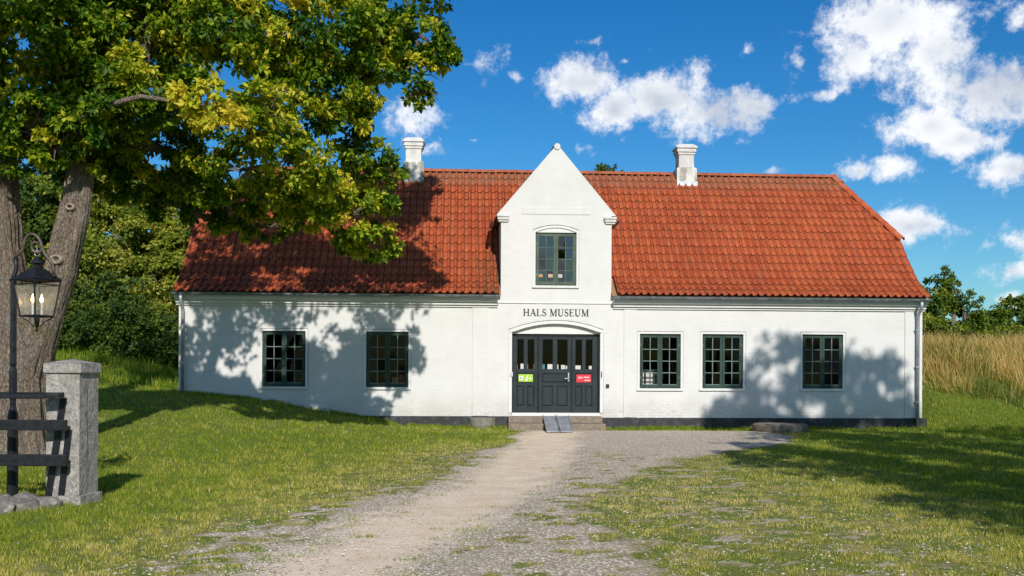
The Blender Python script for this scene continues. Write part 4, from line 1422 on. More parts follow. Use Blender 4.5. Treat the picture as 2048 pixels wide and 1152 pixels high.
# table and wire rack behind the third window
t_ = root('display_table', (3.75, 0.75, 0.4), 'white display table seen through the window right of the doors', 'table')
MB().box(3.44, 4.05, 0.45, 1.0, 1.62, 1.66).build('table_top', M_paper, t_, bevel=0.005)
MB().box(3.47, 4.02, 0.47, 0.49, 0.95, 1.60).build('front_panel', M_paper, t_)
for lx in (3.48, 3.99):
    MB().box(lx, lx + 0.03, 0.46, 0.50, 0.40, 1.60).build('leg', M_black, t_)
r_ = root('wire_rack', (3.75, 0.4, 1.2), 'black wire rack standing before the white table behind the window', 'rack')
b = MB()
for i in range(4):
    b.tube([(3.50 + i * 0.15, 0.42, 1.15), (3.50 + i * 0.15, 0.42, 1.72)], 0.012, 6)
for zz in (1.45, 1.60):
    b.tube([(3.46, 0.42, zz), (4.0, 0.42, zz)], 0.012, 6)
b.build('rack_frame', M_black, r_)
# crates and a lit lamp behind the second window
b = MB().box(-3.22, -3.05, 0.6, 0.8, 1.20, 1.42)
for zz in (1.20, 1.35):
    b.box(-3.03, -2.82, 0.6, 0.8, zz, zz + 0.13)
thing('wooden_crate', b, M_wood, 'small brown wooden boxes low behind the window left of the doors', 'box')

# ------------------------------------------------------------------ ramp, trough, millstone
rp = root('wheelchair_ramp', (1.14, -0.9, 0.06), 'grey ribbed metal folding ramp leaning on the entrance steps', 'ramp')


def ramp_half(u0, u1):
    T0, T1 = Vector((0.80, -0.26, 0.415)), Vector((1.49, -0.28, 0.415))
    B0, B1 = Vector((0.80, -1.49, 0.075)), Vector((1.48, -1.52, 0.075))
    def at(u, v, h=0.0):
        a = T0.lerp(T1, u); c = B0.lerp(B1, u)
        return a.lerp(c, v) + Vector((0, -0.26, 0.97)) * h
    b = MB()
    q = [at(u0, 0), at(u1, 0), at(u1, 1), at(u0, 1)]
    b.add([p + Vector((0, 0, -0.012)) for p in q] + q, [(0, 1, 2, 3), (7, 6, 5, 4), (0, 4, 5, 1), (1, 5, 6, 2), (2, 6, 7, 3), (3, 7, 4, 0)])
    pan = b.build('ramp_panel', M_zinc, rp)
    k = 9
    b = MB()
    for i in range(k):
        ua = u0 + (u1 - u0) * (i + 0.25) / k; ub = u0 + (u1 - u0) * (i + 0.65) / k
        b.add([at(ua, 0.01, 0.001), at(ub, 0.01, 0.001), at(ub, 0.99, 0.001), at(ua, 0.99, 0.001), at(ua, 0.01, 0.009), at(ub, 0.01, 0.009), at(ub, 0.99, 0.009), at(ua, 0.99, 0.009)],
              [(4, 5, 6, 7), (0, 1, 5, 4), (1, 2, 6, 5), (2, 3, 7, 6), (3, 0, 4, 7)])
    b.build('tread_rib', M_zinc, pan)
    b = MB()
    for ue, ue2 in ((u0 - 0.02, u0), (u1, u1 + 0.02)):
        b.add([at(ue, 0, -0.02), at(ue2, 0, -0.02), at(ue2, 1, -0.02), at(ue, 1, -0.02), at(ue, 0, 0.04), at(ue2, 0, 0.04), at(ue2, 1, 0.04), at(ue, 1, 0.04)],
              [(0, 3, 2, 1), (4, 5, 6, 7), (0, 1, 5, 4), (1, 2, 6, 5), (2, 3, 7, 6), (3, 0, 4, 7)])
    b.build('side_rail', M_zinc, pan)


ramp_half(0.03, 0.46)
ramp_half(0.54, 0.97)
b = MB()
for i in range(9):
    v = i / 9 + 0.03
    p = Vector((0.80, -0.26, 0.415)).lerp(Vector((1.49, -0.28, 0.415)), 0.5).lerp(Vector((1.14, -1.505, 0.075)), v)
    b.box(p.x - 0.016, p.x + 0.016, p.y - 0.04, p.y + 0.02, p.z - 0.02, p.z + 0.005)
b.build('hinge', M_black, rp)

# half-round stone trough
b = MB()
tx, ty, tz = -0.80, -0.09, 0.02
k = 14
ring = lambda rx, ry, z: [(tx + rx * math.cos(math.pi + math.pi * i / k), ty - 0.0 + ry * math.sin(math.pi + math.pi * i / k), z) for i in range(k + 1)]
rings = [ring(0.23, 0.17, tz), ring(0.31, 0.24, tz + 0.14), ring(0.36, 0.29, tz + 0.34), ring(0.31, 0.24, tz + 0.34), ring(0.27, 0.20, tz + 0.20)]
for rg in rings:
    b.v += rg
for j in range(len(rings) - 1):
    for i in range(k):
        a = j * (k + 1) + i
        b.f.append((a, a + 1, a + k + 2, a + k + 1))
b.f.append(tuple(range(k + 1))[::-1])
b.f.append(tuple(4 * (k + 1) + i for i in range(k + 1)))
b.add([(tx - 0.36, ty + 0.002, tz + 0.34), (tx + 0.36, ty + 0.002, tz + 0.34), (tx + 0.31, ty + 0.002, tz), (tx - 0.31, ty + 0.002, tz)], [(0, 1, 2, 3)])
o = b.build('stone_trough', M_conc, None, origin=(tx, ty, tz), smooth=False)
tag(o, 'half-round grey stone trough against the plinth left of the steps', 'trough')

# millstone lying flat
ms = root('millstone', (6.98, -0.88, 0.0), 'old round millstone lying flat in front of the right wing', 'millstone')
b = MB()
k = 40
def rr(i, r0, j=0.012):
    return r0 + j * math.sin(i * 2.7) * math.cos(i * 1.3)
prof = [(0.69, 0.0), (0.71, 0.10), (0.70, 0.20), (0.66, 0.235), (0.12, 0.245), (0.10, 0.235), (0.095, 0.10)]
base = len(b.v)
for (r0, z) in prof:
    for i in range(k):
        t = 2 * math.pi * i / k
        q = rr(i, r0) if r0 > 0.2 else r0
        b.v.append((6.98 + q * math.cos(t), -0.88 + q * math.sin(t), 0.02 + z + 0.006 * math.sin(i * 1.9)))
for j in range(len(prof) - 1):
    for i in range(k):
        i2 = (i + 1) % k
        b.f.append((j * k + i, j * k + i2, (j + 1) * k + i2, (j + 1) * k + i))
b.f.append(tuple((len(prof) - 1) * k + i for i in range(k)))
b.build('stone_disc', M_mill, ms, smooth=False)
thing('flat_stone', MB().box(7.75, 8.25, -1.35, -1.0, 0.02, 0.075), M_iron, 'small dark slab on the ground right of the millstone', 'slab', bevel=0.01)

# ------------------------------------------------------------------ gate pillar, rails, low stone wall, lamp post, lantern
PF = Vector((-5.721, -14.988, 0.0))         # right front corner of the pillar
PR = Matrix.Rotation(R(-10.0), 4, 'Z')
PM = Matrix.Translation(PF) @ PR
gp = root('gate_pillar', (PF.x, PF.y, 0.05), 'tall grey granite gate pillar with a low pyramid cap beside the black rails', 'pillar')


def rough_block(x0, x1, y0, y1, z0, z1, M, amp, nseg=(8, 8, 30), seed=0):
    """a box with subdivided, slightly uneven faces"""
    b = MB()
    def dsp(p):
        u = fbm(np.array([p[0] * 9 + p[2] * 7.3 + seed]), np.array([p[1] * 9 + p[2] * 5.1 + seed * 2]), 2, 4)[0] - 0.5
        c = Vector(((x0 + x1) / 2, (y0 + y1) / 2, p[2]))
        d_ = (Vector(p) - c); d_.z = 0
        return M @ (Vector(p) + d_.normalized() * amp * u * 2)
    nx_, ny_, nz_ = nseg
    def face(fn_, na, nb_):
        s0 = len(b.v)
        for i in range(na + 1):
            for j in range(nb_ + 1):
                b.v.append(tuple(dsp(fn_(i / na, j / nb_))))
        for i in range(na):
            for j in range(nb_):
                a = s0 + i * (nb_ + 1) + j
                b.f.append((a, a + nb_ + 1, a + nb_ + 2, a + 1))
    L = lambda a, c, t: a + (c - a) * t
    face(lambda u, v: (L(x0, x1, u), y0, L(z0, z1, v)), nx_, nz_)
    face(lambda u, v: (L(x1, x0, u), y1, L(z0, z1, v)), nx_, nz_)
    face(lambda u, v: (x1, L(y0, y1, u), L(z0, z1, v)), ny_, nz_)
    face(lambda u, v: (x0, L(y1, y0, u), L(z0, z1, v)), ny_, nz_)
    face(lambda u, v: (L(x0, x1, u), L(y0, y1, v), z1), nx_, ny_)
    return b


b = rough_block(-0.405, 0.0, 0.0, 0.40, 0.10, 1.548, PM, 0.006)
sh = b.build('pillar_shaft', M_granite, gp)
b = MB()
# dark crack down the right face
cr = [(0.14, 1.42), (0.15, 1.25), (0.135, 1.1), (0.15, 0.98), (0.15, 0.88), (0.165, 0.8), (0.155, 0.6), (0.17, 0.45), (0.15, 0.30), (0.14, 0.14)]
for (a, za), (c, zc) in zip(cr[:-1], cr[1:]):
    wd = 0.006
    b.add([PM @ Vector((0.0065, a, za)), PM @ Vector((0.0065, a + wd, za)), PM @ Vector((0.0065, c + wd, zc)), PM @ Vector((0.0065, c, zc))], [(0, 1, 2, 3)])
b.build('crack', M_tar, sh)
b = MB()
c0, c1, d0, d1 = -0.432, 0.03, -0.03, 0.43
zz = [1.551, 1.555, 1.665, 1.672]
b.box(c0, c1, d0, d1, 1.551, 1.662, M=PM)
b.add([PM @ Vector(p) for p in ((c0, d0, 1.662), (c1, d0, 1.662), (c1, d1, 1.662), (c0, d1, 1.662), ((c0 + c1) / 2, (d0 + d1) / 2, 1.715))], [(0, 1, 4), (1, 2, 4), (2, 3, 4), (3, 0, 4)])
b.build('pillar_cap', M_granite, gp, bevel=0.010)
b = rough_block(-0.30, 0.045, -0.05, 0.42, -0.15, 0.155, PM, 0.004, (6, 6, 5), 3)
b.build('pillar_base', M_granite, gp)

# rails: black timber in front of the pillar's face
RM = Matrix.Translation((-5.862, -15.13, 0)) @ Matrix.Rotation(R(-3.0), 4, 'Z')
rf = root('rail_fence', (-7.0, -15.1, 0.05), 'black three-rail timber fence ending in front of the granite pillar', 'fence')
for (z0, z1, xe, lab) in ((1.262, 1.335, 0.0, None), (0.905, 1.025, 0.045, None), (0.505, 0.635, 0.048, None)):
    b = MB()
    x0_ = -3.2
    if z0 > 1.2:
        b.add([RM @ Vector(p) for p in ((x0_, -0.05, z0), (xe - 0.01, -0.05, z0), (xe, 0.07, z0), (x0_, 0.07, z0), (x0_, -0.05, z1 - 0.02), (xe - 0.03, -0.05, z1 - 0.03), (xe, 0.07, z1), (x0_, 0.07, z1))],
              [(0, 3, 2, 1), (4, 5, 6, 7), (0, 1, 5, 4), (1, 2, 6, 5), (2, 3, 7, 6), (3, 0, 4, 7)])
    else:
        b.box(x0_, xe, -0.03, 0.05, z0, z1, M=RM)
    b.build('rail', M_iron, rf, bevel=0.006)
# added dark bars standing in for slanted shadow bands on the pillar
def shadow_bar(xt, zt, xb, zb, w_):
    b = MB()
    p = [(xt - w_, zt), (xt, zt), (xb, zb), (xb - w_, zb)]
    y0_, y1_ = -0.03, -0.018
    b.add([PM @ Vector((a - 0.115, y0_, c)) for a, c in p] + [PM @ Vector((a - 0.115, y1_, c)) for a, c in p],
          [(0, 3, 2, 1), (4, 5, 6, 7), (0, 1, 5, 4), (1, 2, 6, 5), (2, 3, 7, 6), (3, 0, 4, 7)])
    return b.build('shadow_bar', M_iron, rf)
shadow_bar(-0.03, 1.262, -0.215, 0.12, 0.075)
shadow_bar(0.035, 0.905, -0.06, 0.12, 0.07)

# low wall of split boulders
lw = root('low_stone_wall', (-6.1, -15.4, 0.0), 'low row of split grey boulders at the foot of the pillar and fence', 'wall')


def boulder(c, r3, seed, rot=0.0):
    rg = random.Random(seed)
    import bmesh
    bm = bmesh.new()
    bmesh.ops.create_icosphere(bm, subdivisions=3, radius=1.0)
    planes = [Vector((rg.uniform(-1, 1), rg.uniform(-1, 1), rg.uniform(-.6, 1))).normalized() for _ in range(9)]
    for v in bm.verts:
        p = v.co.copy()
        for pl_ in planes:
            d_ = p.dot(pl_)
            if d_ > 0.72:
                p -= pl_ * (d_ - 0.72)
        q = p * (1 + 0.08 * math.sin(p.x * 7 + seed) * math.cos(p.y * 6 + seed * 2) * math.sin(p.z * 8))
        # squared off
        q = Vector([math.copysign(abs(t) ** 0.75, t) for t in q])
        v.co = Vector((q.x * r3[0], q.y * r3[1], q.z * r3[2]))
    me = bpy.data.meshes.new('stone')
    bm.to_mesh(me); bm.free()
    me.materials.append(M_fieldst)
    o = link('stone', me, lw, c)
    o.rotation_euler = (rg.uniform(-.1, .1), rg.uniform(-.1, .1), rot)
    return o


for i, (x, y, rx, ry, rz) in enumerate(((-6.03, -15.16, .185, .20, .15), (-6.16, -15.42, .19, .17, .15), (-6.34, -15.62, .20, .18, .15), (-6.52, -15.83, .20, .18, .165), (-6.66, -16.08, .20, .17, .16), (-6.28, -15.02, .19, .17, .16),
                                        (-6.86, -16.28, .20, .2, .17), (-6.46, -15.24, .2, .16, .16), (-6.72, -15.44, .2, .17, .16), (-6.62, -15.02, .18, .15, .15), (-6.95, -15.7, .2, .2, .17))):
    boulder((x, y, 0.045), (rx, ry, rz), 30 + i, rot=0.75 + 0.1 * (i % 3))

# lamp post with harp-shaped bracket; lantern hangs from it
LB = Vector((-6.612, -14.641, 0.0))
LM = Matrix.Translation(LB) @ Matrix.Rotation(R(-3.0), 4, 'Z')
S5 = 0.00585


def L(x, z, y=0.0):
    return LM @ Vector((x, y, z))


lp = root('lamp_post', LB, 'slim black iron lamp post with a brown harp-shaped scroll bracket at its top', 'lamp post')
def sq(b, x, z0, z1, w0, w1):
    pts = []
    for (z, w_) in ((z0, w0), (z1, w1)):
        for k in range(8):
            t = 2 * math.pi * (k + 0.5) / 8
            pts.append(L(x + w_ * math.cos(t), z, w_ * math.sin(t)))
    b.add(pts, [(k, (k + 1) % 8, 8 + (k + 1) % 8, 8 + k) for k in range(8)] + [tuple(range(7, -1, -1)), tuple(range(8, 16))])
b = MB()
for z0, z1, w0, w1 in ((-0.1, 1.06, .062, .058), (1.06, 1.16, .058, .034), (1.16, 1.23, .034, .034), (1.23, 1.26, .034, .046), (1.26, 1.57, .046, .043), (1.57, 1.62, .043, .028), (1.62, 1.66, .028, .040), (1.66, 2.64, .037, .033)):
    sq(b, 0.0, z0, z1, w0, w1)
b.build('pole', M_iron, lp)
bp = [(-.01, 2.637), (.033, 2.767), (.018, 2.904)]
b = MB(); b.tube([L(x, z) for x, z in [(-.012, 2.62), (0.0, 2.68), (.03, 2.75), (.03, 2.80), (.02, 2.90)]], [0.03, 0.026, 0.024, 0.024, 0.028], 8)
b.tube([L(-.045, 2.632), L(.04, 2.655)], 0.014, 6)
b.build('pole_neck', M_iron, lp, smooth=True)
br_pts = [(.018, 2.904), (.05, 2.935), (.08, 2.96), (.105, 3.0), (.118, 3.05), (.125, 3.09), (.145, 3.135), (.17, 3.162), (.2, 3.174), (.235, 3.172), (.27, 3.15), (.3, 3.11), (.32, 3.06), (.34, 3.0), (.355, 2.955), (.385, 2.91), (.43, 2.865), (.455, 2.82), (.468, 2.76), (.47, 2.67)]
b = MB(); b.tube([L(x, z) for x, z in br_pts], 0.019, 8)
b.build('scroll_bracket', M_rust, lp, smooth=True)
sc_ = [(.325, 3.05), (.33, 3.01), (.32, 2.975), (.29, 2.955), (.255, 2.96), (.22, 2.985), (.207, 3.02), (.215, 3.06), (.245, 3.085), (.275, 3.07), (.28, 3.045)]
b = MB(); b.tube([L(x, z) for x, z in sc_], [0.018] * 8 + [0.015, 0.012, 0.009], 8)
b.build('inner_scroll', M_rust, lp, smooth=True)

ln = root('lantern', L(.275, 2.27), 'lit four-sided glass lantern with two candle bulbs hanging from the scroll bracket', 'lantern')
CX = 0.275
TH_ = R(26)
def C4(half, z, k):
    """corner k of the square ring: 0 left, 1 front, 2 right, 3 back"""
    base = [(-1, -0.0), (0, -1), (1, 0), (0, 1)]
    t = [R(180 + 45 + TH_ * 0), ][0]
    ang = R(-90 - 45) + TH_ * -1 + R(90) * k
    ang = R(289) + R(90) * k
    r_ = half * math.sqrt(2)
    return L(CX + r_ * math.cos(ang), z, r_ * math.sin(ang))
TZ, BZ, TB, BB = 2.60, 2.215, 0.180, 0.125     # glass body: top z, bottom z, half widths
b = MB()
for k in range(4):
    k2 = (k + 1) % 4
    b.tube([C4(TB, TZ + 0.03, k), C4(BB, BZ, k)], 0.0095, 6)
    b.tube([C4(TB, TZ + 0.03, k), C4(TB, TZ + 0.03, k2)], 0.0095, 6)
    b.tube([C4(TB - 0.008, TZ - 0.02, k), C4(TB - 0.008, TZ - 0.02, k2)], 0.007, 6)
    b.tube([C4(BB, BZ, k), C4(BB, BZ, k2)], 0.012, 6)
    b.tube([C4(BB * 1.02, BZ + 0.012, k), C4(BB * 0.95, BZ - 0.02, k), C4(BB * 0.5, BZ - 0.06, k), C4(0.02, BZ - 0.13, k)], 0.006, 5)
b.build('lantern_frame', M_iron, ln)


def lamp_glass(n):
    P = n.n('ShaderNodeTexCoord').outputs['Object']
    nz = n.noise(P, 14, 5, 0.65)
    dif = n.n('ShaderNodeBsdfDiffuse', ins={'Color': (0.70, 0.70, 0.64, 1)})
    trl = n.n('ShaderNodeBsdfTranslucent', ins={'Color': (0.65, 0.62, 0.52, 1)})
    d2 = n.n('ShaderNodeMixShader', ins={0: 0.5, 1: dif.outputs[0], 2: trl.outputs[0]})
    tr = n.n('ShaderNodeBsdfTransparent', ins={'Color': (0.93, 0.92, 0.88, 1)})
    gl = n.n('ShaderNodeBsdfGlossy', ins={'Roughness': 0.08})
    m1 = n.n('ShaderNodeMixShader', ins={0: n.mr(nz, 0.35, 0.75, 0.14, 0.42), 1: tr.outputs[0], 2: d2.outputs[0]})
    return n.n('ShaderNodeMixShader', ins={0: 0.05, 1: m1.outputs[0], 2: gl.outputs[0]}).outputs[0]


M_lglass = mat('dusty_lantern_glass', lamp_glass)
for k in range(4):
    k2 = (k + 1) % 4
    MB().add([C4(TB - 0.012, TZ - 0.02, k), C4(TB - 0.012, TZ - 0.02, k2), C4(BB - 0.004, BZ + 0.01, k2), C4(BB - 0.004, BZ + 0.01, k)], [(0, 1, 2, 3)]).build('pane', M_lglass, ln)
b = MB()
ov = 0.192
for (h0, z0, h1, z1) in ((ov, 2.635, ov, 2.645), (ov, 2.645, 0.055, 2.775)):
    pts = [C4(h0, z0, k) for k in range(4)] + [C4(h1, z1, k) for k in range(4)]
    b.add(pts, [(0, 1, 5, 4), (1, 2, 6, 5), (2, 3, 7, 6), (3, 0, 4, 7), (4, 5, 6, 7), (3, 2, 1, 0)])
c_ = L(CX, 0)
b.lathe((c_.x, c_.y, 0), [(0.06, 2.77), (0.035, 2.80), (0.035, 2.825), (0.078, 2.832), (0.06, 2.86), (0.03, 2.89), (0.012, 2.90), (0.01, 2.925)], 14)
b.build('lantern_roof', M_iron, ln)
b = MB()
rg_ = [L(CX + 0.032 * math.cos(2 * math.pi * i / 12), 2.95 + 0.032 * math.sin(2 * math.pi * i / 12)) for i in range(13)]
b.tube(rg_, 0.0045, 6)
b.tube([L(CX, 2.975), L(CX - 0.005, 3.03)], 0.004, 5)
b.build('hanging_ring', M_zinc, ln)
b = MB()
b.lathe((c_.x, c_.y, 0), [(0.004, 2.03), (0.018, 2.045), (0.018, 2.06), (0.008, 2.075), (0.022, 2.09), (0.022, 2.10), (0.03, 2.17), (0.03, 2.21)], 10)
b.build('finial', M_iron, ln)


def bulb_fn(n):
    return n.n('ShaderNodeEmission', ins={'Color': (1.0, 0.66, 0.28, 1), 'Strength': 16.0}).outputs[0]


M_bulb = mat('glowing_candle_bulb', bulb_fn)
for dx, dy in ((-0.045, -0.01), (0.05, 0.01)):
    q = L(CX + dx, 0, dy)
    MB().lathe((q.x, q.y, 0), [(0.004, 2.375), (0.014, 2.385), (0.019, 2.405), (0.015, 2.43), (0.007, 2.455), (0.002, 2.475)], 10).build('candle_bulb', M_bulb, ln, smooth=True)
    MB().lathe((q.x, q.y, 0), [(0.013, 2.22), (0.013, 2.374)], 8).build('candle_tube', M_paper, ln)

# ------------------------------------------------------------------ foliage
def unit(n_):
    v = RNG.normal(size=(n_, 3))
    return v / np.linalg.norm(v, axis=1, keepdims=True)


def leaf_geo(C, dirs, length, width, tone, droop=0.35):
    """one two-triangle folded leaf per centre"""
    n_ = len(C)
    d = dirs + np.array([0, 0, -droop]) * RNG.uniform(0.2, 1.3, (n_, 1))
    d /= np.linalg.norm(d, axis=1, keepdims=True)
    up = unit(n_) * 0.75 + np.array([0.05, -0.35, 0.75])
    side = np.cross(d, up)
    side /= np.linalg.norm(side, axis=1, keepdims=True) + 1e-9
    nrm = np.cross(side, d)
    l_ = length * RNG.uniform(0.65, 1.25, (n_, 1))
    w_ = width * RNG.uniform(0.7, 1.2, (n_, 1))
    a = C
    b_ = C + d * l_ * 0.5 + side * w_ * 0.5 + nrm * w_ * 0.12
    c = C + d * l_ + nrm * w_ * RNG.uniform(-0.5, 0.1, (n_, 1))
    e = C + d * l_ * 0.5 - side * w_ * 0.5 + nrm * w_ * 0.12
    V = np.stack([a, b_, c, e], 1).reshape(-1, 3)
    i = np.arange(n_) * 4
    T = np.concatenate([np.stack([i, i + 1, i + 2], -1), np.stack([i, i + 2, i + 3], -1)])
    return V, T, np.repeat(tone, 4)


def crown(clumps, name, m_, parent, per_m2, leaf, lw_, nsub=12, sub=0.34, tone0=0.35, tonev=0.28, per=6, gold=None, flat=0.75, shell=0.55):
    Vs, Ts, As = [], [], []
    nb_ = 0
    for ci, cl in enumerate(clumps):
        cx, cy, cz, r_ = cl[:4]
        bias = cl[4] if len(cl) > 4 else 0.0
        k = max(4, int(nsub * min(1.6, max(0.6, r_ / 0.7))))
        u = unit(k)
        rad = RNG.uniform(shell, 1.0, (k, 1))
        sc = np.array([cx, cy, cz]) + u * rad * r_ * np.array([1, 1, 0.85])
        nros = int(per_m2 * r_ * r_ * math.pi / k)
        nros = max(nros, 1)
        st = RNG.normal(0, tonev * 0.5, k)
        for j in range(k):
            rs = r_ * sub * RNG.uniform(0.75, 1.25)
            q = unit(nros)
            pts = sc[j] + q * (RNG.uniform(0, 1, (nros, 1)) ** 0.45) * rs * np.array([1.15, 1.15, flat])
            out = (pts - np.array([cx, cy, cz]))
            out /= np.linalg.norm(out, axis=1, keepdims=True) + 1e-9
            axis_ = out * 0.8 + unit(nros) * 0.5 + np.array([0, 0, 0.15])
            axis_ /= np.linalg.norm(axis_, axis=1, keepdims=True)
            A = np.repeat(axis_, per, 0)
            Pp = np.repeat(pts, per, 0)
            rad_ = unit(len(A))
            rad_ -= A * np.sum(rad_ * A, 1, keepdims=True)
            rad_ /= np.linalg.norm(rad_, axis=1, keepdims=True) + 1e-9
            dirs = A * 0.45 + rad_
            tone = np.clip(tone0 + bias + st[j] + RNG.normal(0, tonev * 0.35, len(A)) + np.repeat(RNG.normal(0, tonev * 0.35, nros), per), 0.0, 1.0)
            V, T, a_ = leaf_geo(Pp + rad_ * leaf * 0.1, dirs, leaf, lw_, tone)
            Vs.append(V); Ts.append(T + nb_); As.append(a_); nb_ += len(V)
    o = np_mesh(name, np.concatenate(Vs), np.concatenate(Ts), m_, parent=parent, attrs={'tone': np.concatenate(As)})
    return o


def noisy_tube(pts, n=28, seg=10, amp=0.05, seed=1.0):
    """trunk: interpolated centre line with uneven bark ridges; pts (x,y,z,r)"""
    P_ = np.array(pts, float)
    m_ = (len(P_) - 1) * seg + 1
    t = np.linspace(0, len(P_) - 1, m_)
    q = np.stack([np.interp(t, np.arange(len(P_)), P_[:, i]) for i in range(4)], -1)
    for _ in range(3):
        q[1:-1] = (q[:-2] + 2 * q[1:-1] + q[2:]) / 4
    th = np.linspace(0, 2 * np.pi, n, endpoint=False)
    V = []
    for (x, y, z, r_) in q:
        nn = fbm(np.cos(th) * 3.2 + 10 + seed, np.sin(th) * 3.2 + z * 1.1 + seed * 3, 4, 4) - 0.5
        n2 = fbm(np.cos(th) * 9 + 20 + seed, np.sin(th) * 9 + z * 0.9, 8, 4) - 0.5
        rr_ = r_ * (1 + nn * 0.28) + n2 * amp * 2 * min(1, r_ / 0.4)
        V.append(np.stack([x + rr_ * np.cos(th), y + rr_ * np.sin(th), np.full(n, z)], -1))
    V = np.concatenate(V)
    i, j = np.meshgrid(np.arange(m_ - 1), np.arange(n), indexing='ij')
    a = i * n + j; b_ = i * n + (j + 1) % n
    T = np.stack([a, b_, b_ + n, a + n], -1).reshape(-1, 4)
    return V, T


def branches(base, clumps, rb=0.05, twig=True, seed=3):
    """limbs joining clump centres back to the trunk tips"""
    rg = random.Random(seed)
    nodes = [Vector(p) for p in base]
    par = [None] * len(nodes)
    cnt = [1] * len(nodes)
    todo = sorted([Vector(c[:3]) for c in clumps], key=lambda p: min((p - q).length for q in nodes))
    for p in todo:
        k = min(range(len(nodes)), key=lambda i: (nodes[i] - p).length + (0.6 if i < len(base) else 0))
        nodes.append(p); par.append(k); cnt.append(1)
    for i in range(len(nodes) - 1, len(base) - 1, -1):
        if par[i] is not None:
            cnt[par[i]] += cnt[i]
    b = MB()
    for i in range(len(base), len(nodes)):
        a, c = nodes[par[i]], nodes[i]
        d_ = (c - a)
        L_ = d_.length
        r0 = rb * math.sqrt(cnt[i]) * 0.62
        pts = []
        off = Vector((rg.uniform(-1, 1), rg.uniform(-1, 1), rg.uniform(-.2, .8))) * L_ * 0.10
        for t in (0, .25, .5, .75, 1):
            pts.append(a + d_ * t + off * math.sin(math.pi * t) + Vector((rg.uniform(-1, 1), rg.uniform(-1, 1), rg.uniform(-1, 1))) * L_ * 0.02)
        b.tube(pts, [r0 * (1 - 0.35 * t) for t in (0, .25, .5, .75, 1)], 7)
        if twig:
            for _ in range(5):
                e = c + Vector((rg.uniform(-1, 1), rg.uniform(-1, 1), rg.uniform(-.5, .6))).normalized() * 0.42
                m1 = c.lerp(e, 0.5) + Vector((0, 0, 0.06))
                b.tube([c, m1, e], [rb * 0.4, rb * 0.25, rb * 0.1], 5)
    return b


# --- the big tree on the left
VIS = [(-7.86,-11.27,6.68,0.97),(-7.33,-10.30,7.18,1.04),(-6.37,-10.35,7.03,0.96),(-8.07,-10.76,5.84,0.85),(-7.59,-9.78,6.04,0.91),(-6.52,-10.34,6.07,0.88),(-8.16,-9.75,5.46,0.58),(-7.35,-9.29,5.49,0.68),(-6.56,-8.84,5.44,0.61),(-5.33,-10.40,7.03,0.96),(-4.56,-9.44,7.21,1.02),(-3.69,-8.99,7.55,0.96),(-2.86,-8.53,7.73,0.81),(-2.23,-8.56,7.64,0.63),(-1.78,-8.59,7.37,0.43),(-2.13,-8.57,6.92,0.45),(-2.15,-8.57,6.58,0.27),(-2.85,-8.53,7.10,0.54),(-3.39,-8.50,6.73,0.72),(-5.30,-11.40,5.57,0.53,.28),(-4.85,-11.43,5.27,0.56,.28),(-4.35,-10.95,5.55,0.62,.2),(-4.21,-8.96,6.32,0.79),(-3.57,-8.49,5.92,0.68),(-3.12,-8.02,5.58,0.56),(-2.88,-7.53,5.31,0.40),(-4.21,-9.96,5.06,0.70,.14),(-3.85,-8.98,4.75,0.74,.12),(-4.64,-8.44,4.75,0.58),(-3.43,-8.00,4.47,0.67,.1),(-3.09,-7.21,4.07,0.46,.14),(-2.90,-6.72,3.98,0.34,.2),(-3.54,-6.99,4.04,0.31,.1),(-5.14,-9.41,4.99,0.68),(-5.90,-8.37,4.83,0.45),(-5.28,-7.90,4.74,0.42),(-6.44,-8.34,5.19,0.49),(-4.25,-7.46,4.54,0.43),(-3.11,-7.51,4.84,0.46),(-7.3,-8.6,5.05,.5,-.08),(-6.9,-7.6,4.75,.45,-.08),(-6.2,-7.6,4.45,.42,-.05),(-5.6,-7.2,4.40,.38),(-8.1,-8.8,5.0,.45,-.1),(-4.9,-7.3,4.35,.34),(-7.88,-11.27,5.14,0.45,-.05),(-7.17,-11.31,5.20,0.41,-.05),(-8.20,-11.05,4.88,0.36,-.05),(-7.50,-11.19,4.90,0.32,-.05),(-7.17,-10.91,4.97,0.32,-.05),(-7.65,-11.48,5.32,0.44,-.05),(-6.95,-11.32,5.52,0.45,-.05)]
UPR = []
rg = random.Random(5)
for x in (-9.4, -8.0, -6.5, -5.0, -3.6, -2.4, -1.7):
    for z in (8.9, 10.3, 11.7, 13.1, 14.5):
        if rg.random() < 0.05: continue
        if x < -8 and z > 13.5: continue
        y = -8.0 + rg.uniform(-1.2, 1.4)
        if z < 9 and x > -4: z = 9.9
        if z < 9: z = 9.4
        if z < 10 and x > -2.2: x = -2.3
        UPR.append((x + rg.uniform(-.35, .25), y, z - 0.6 + rg.uniform(-.45, .45), rg.uniform(.9, 1.2)))
for x, y, z in ((-10.5, -11, 9), (-11, -10, 7), (-10.2, -12.5, 7.5), (-12, -11, 10), (-10.8, -9, 11.5), (-7, -7, 8.5), (-9.5, -7.6, 9)):
    UPR.append((x, y, z, 1.1))
UPR += [(-6.5, -8.0, 7.3, .8), (-7.6, -7.6, 7.0, .7), (-5.6, -7.4, 7.6, .6)]

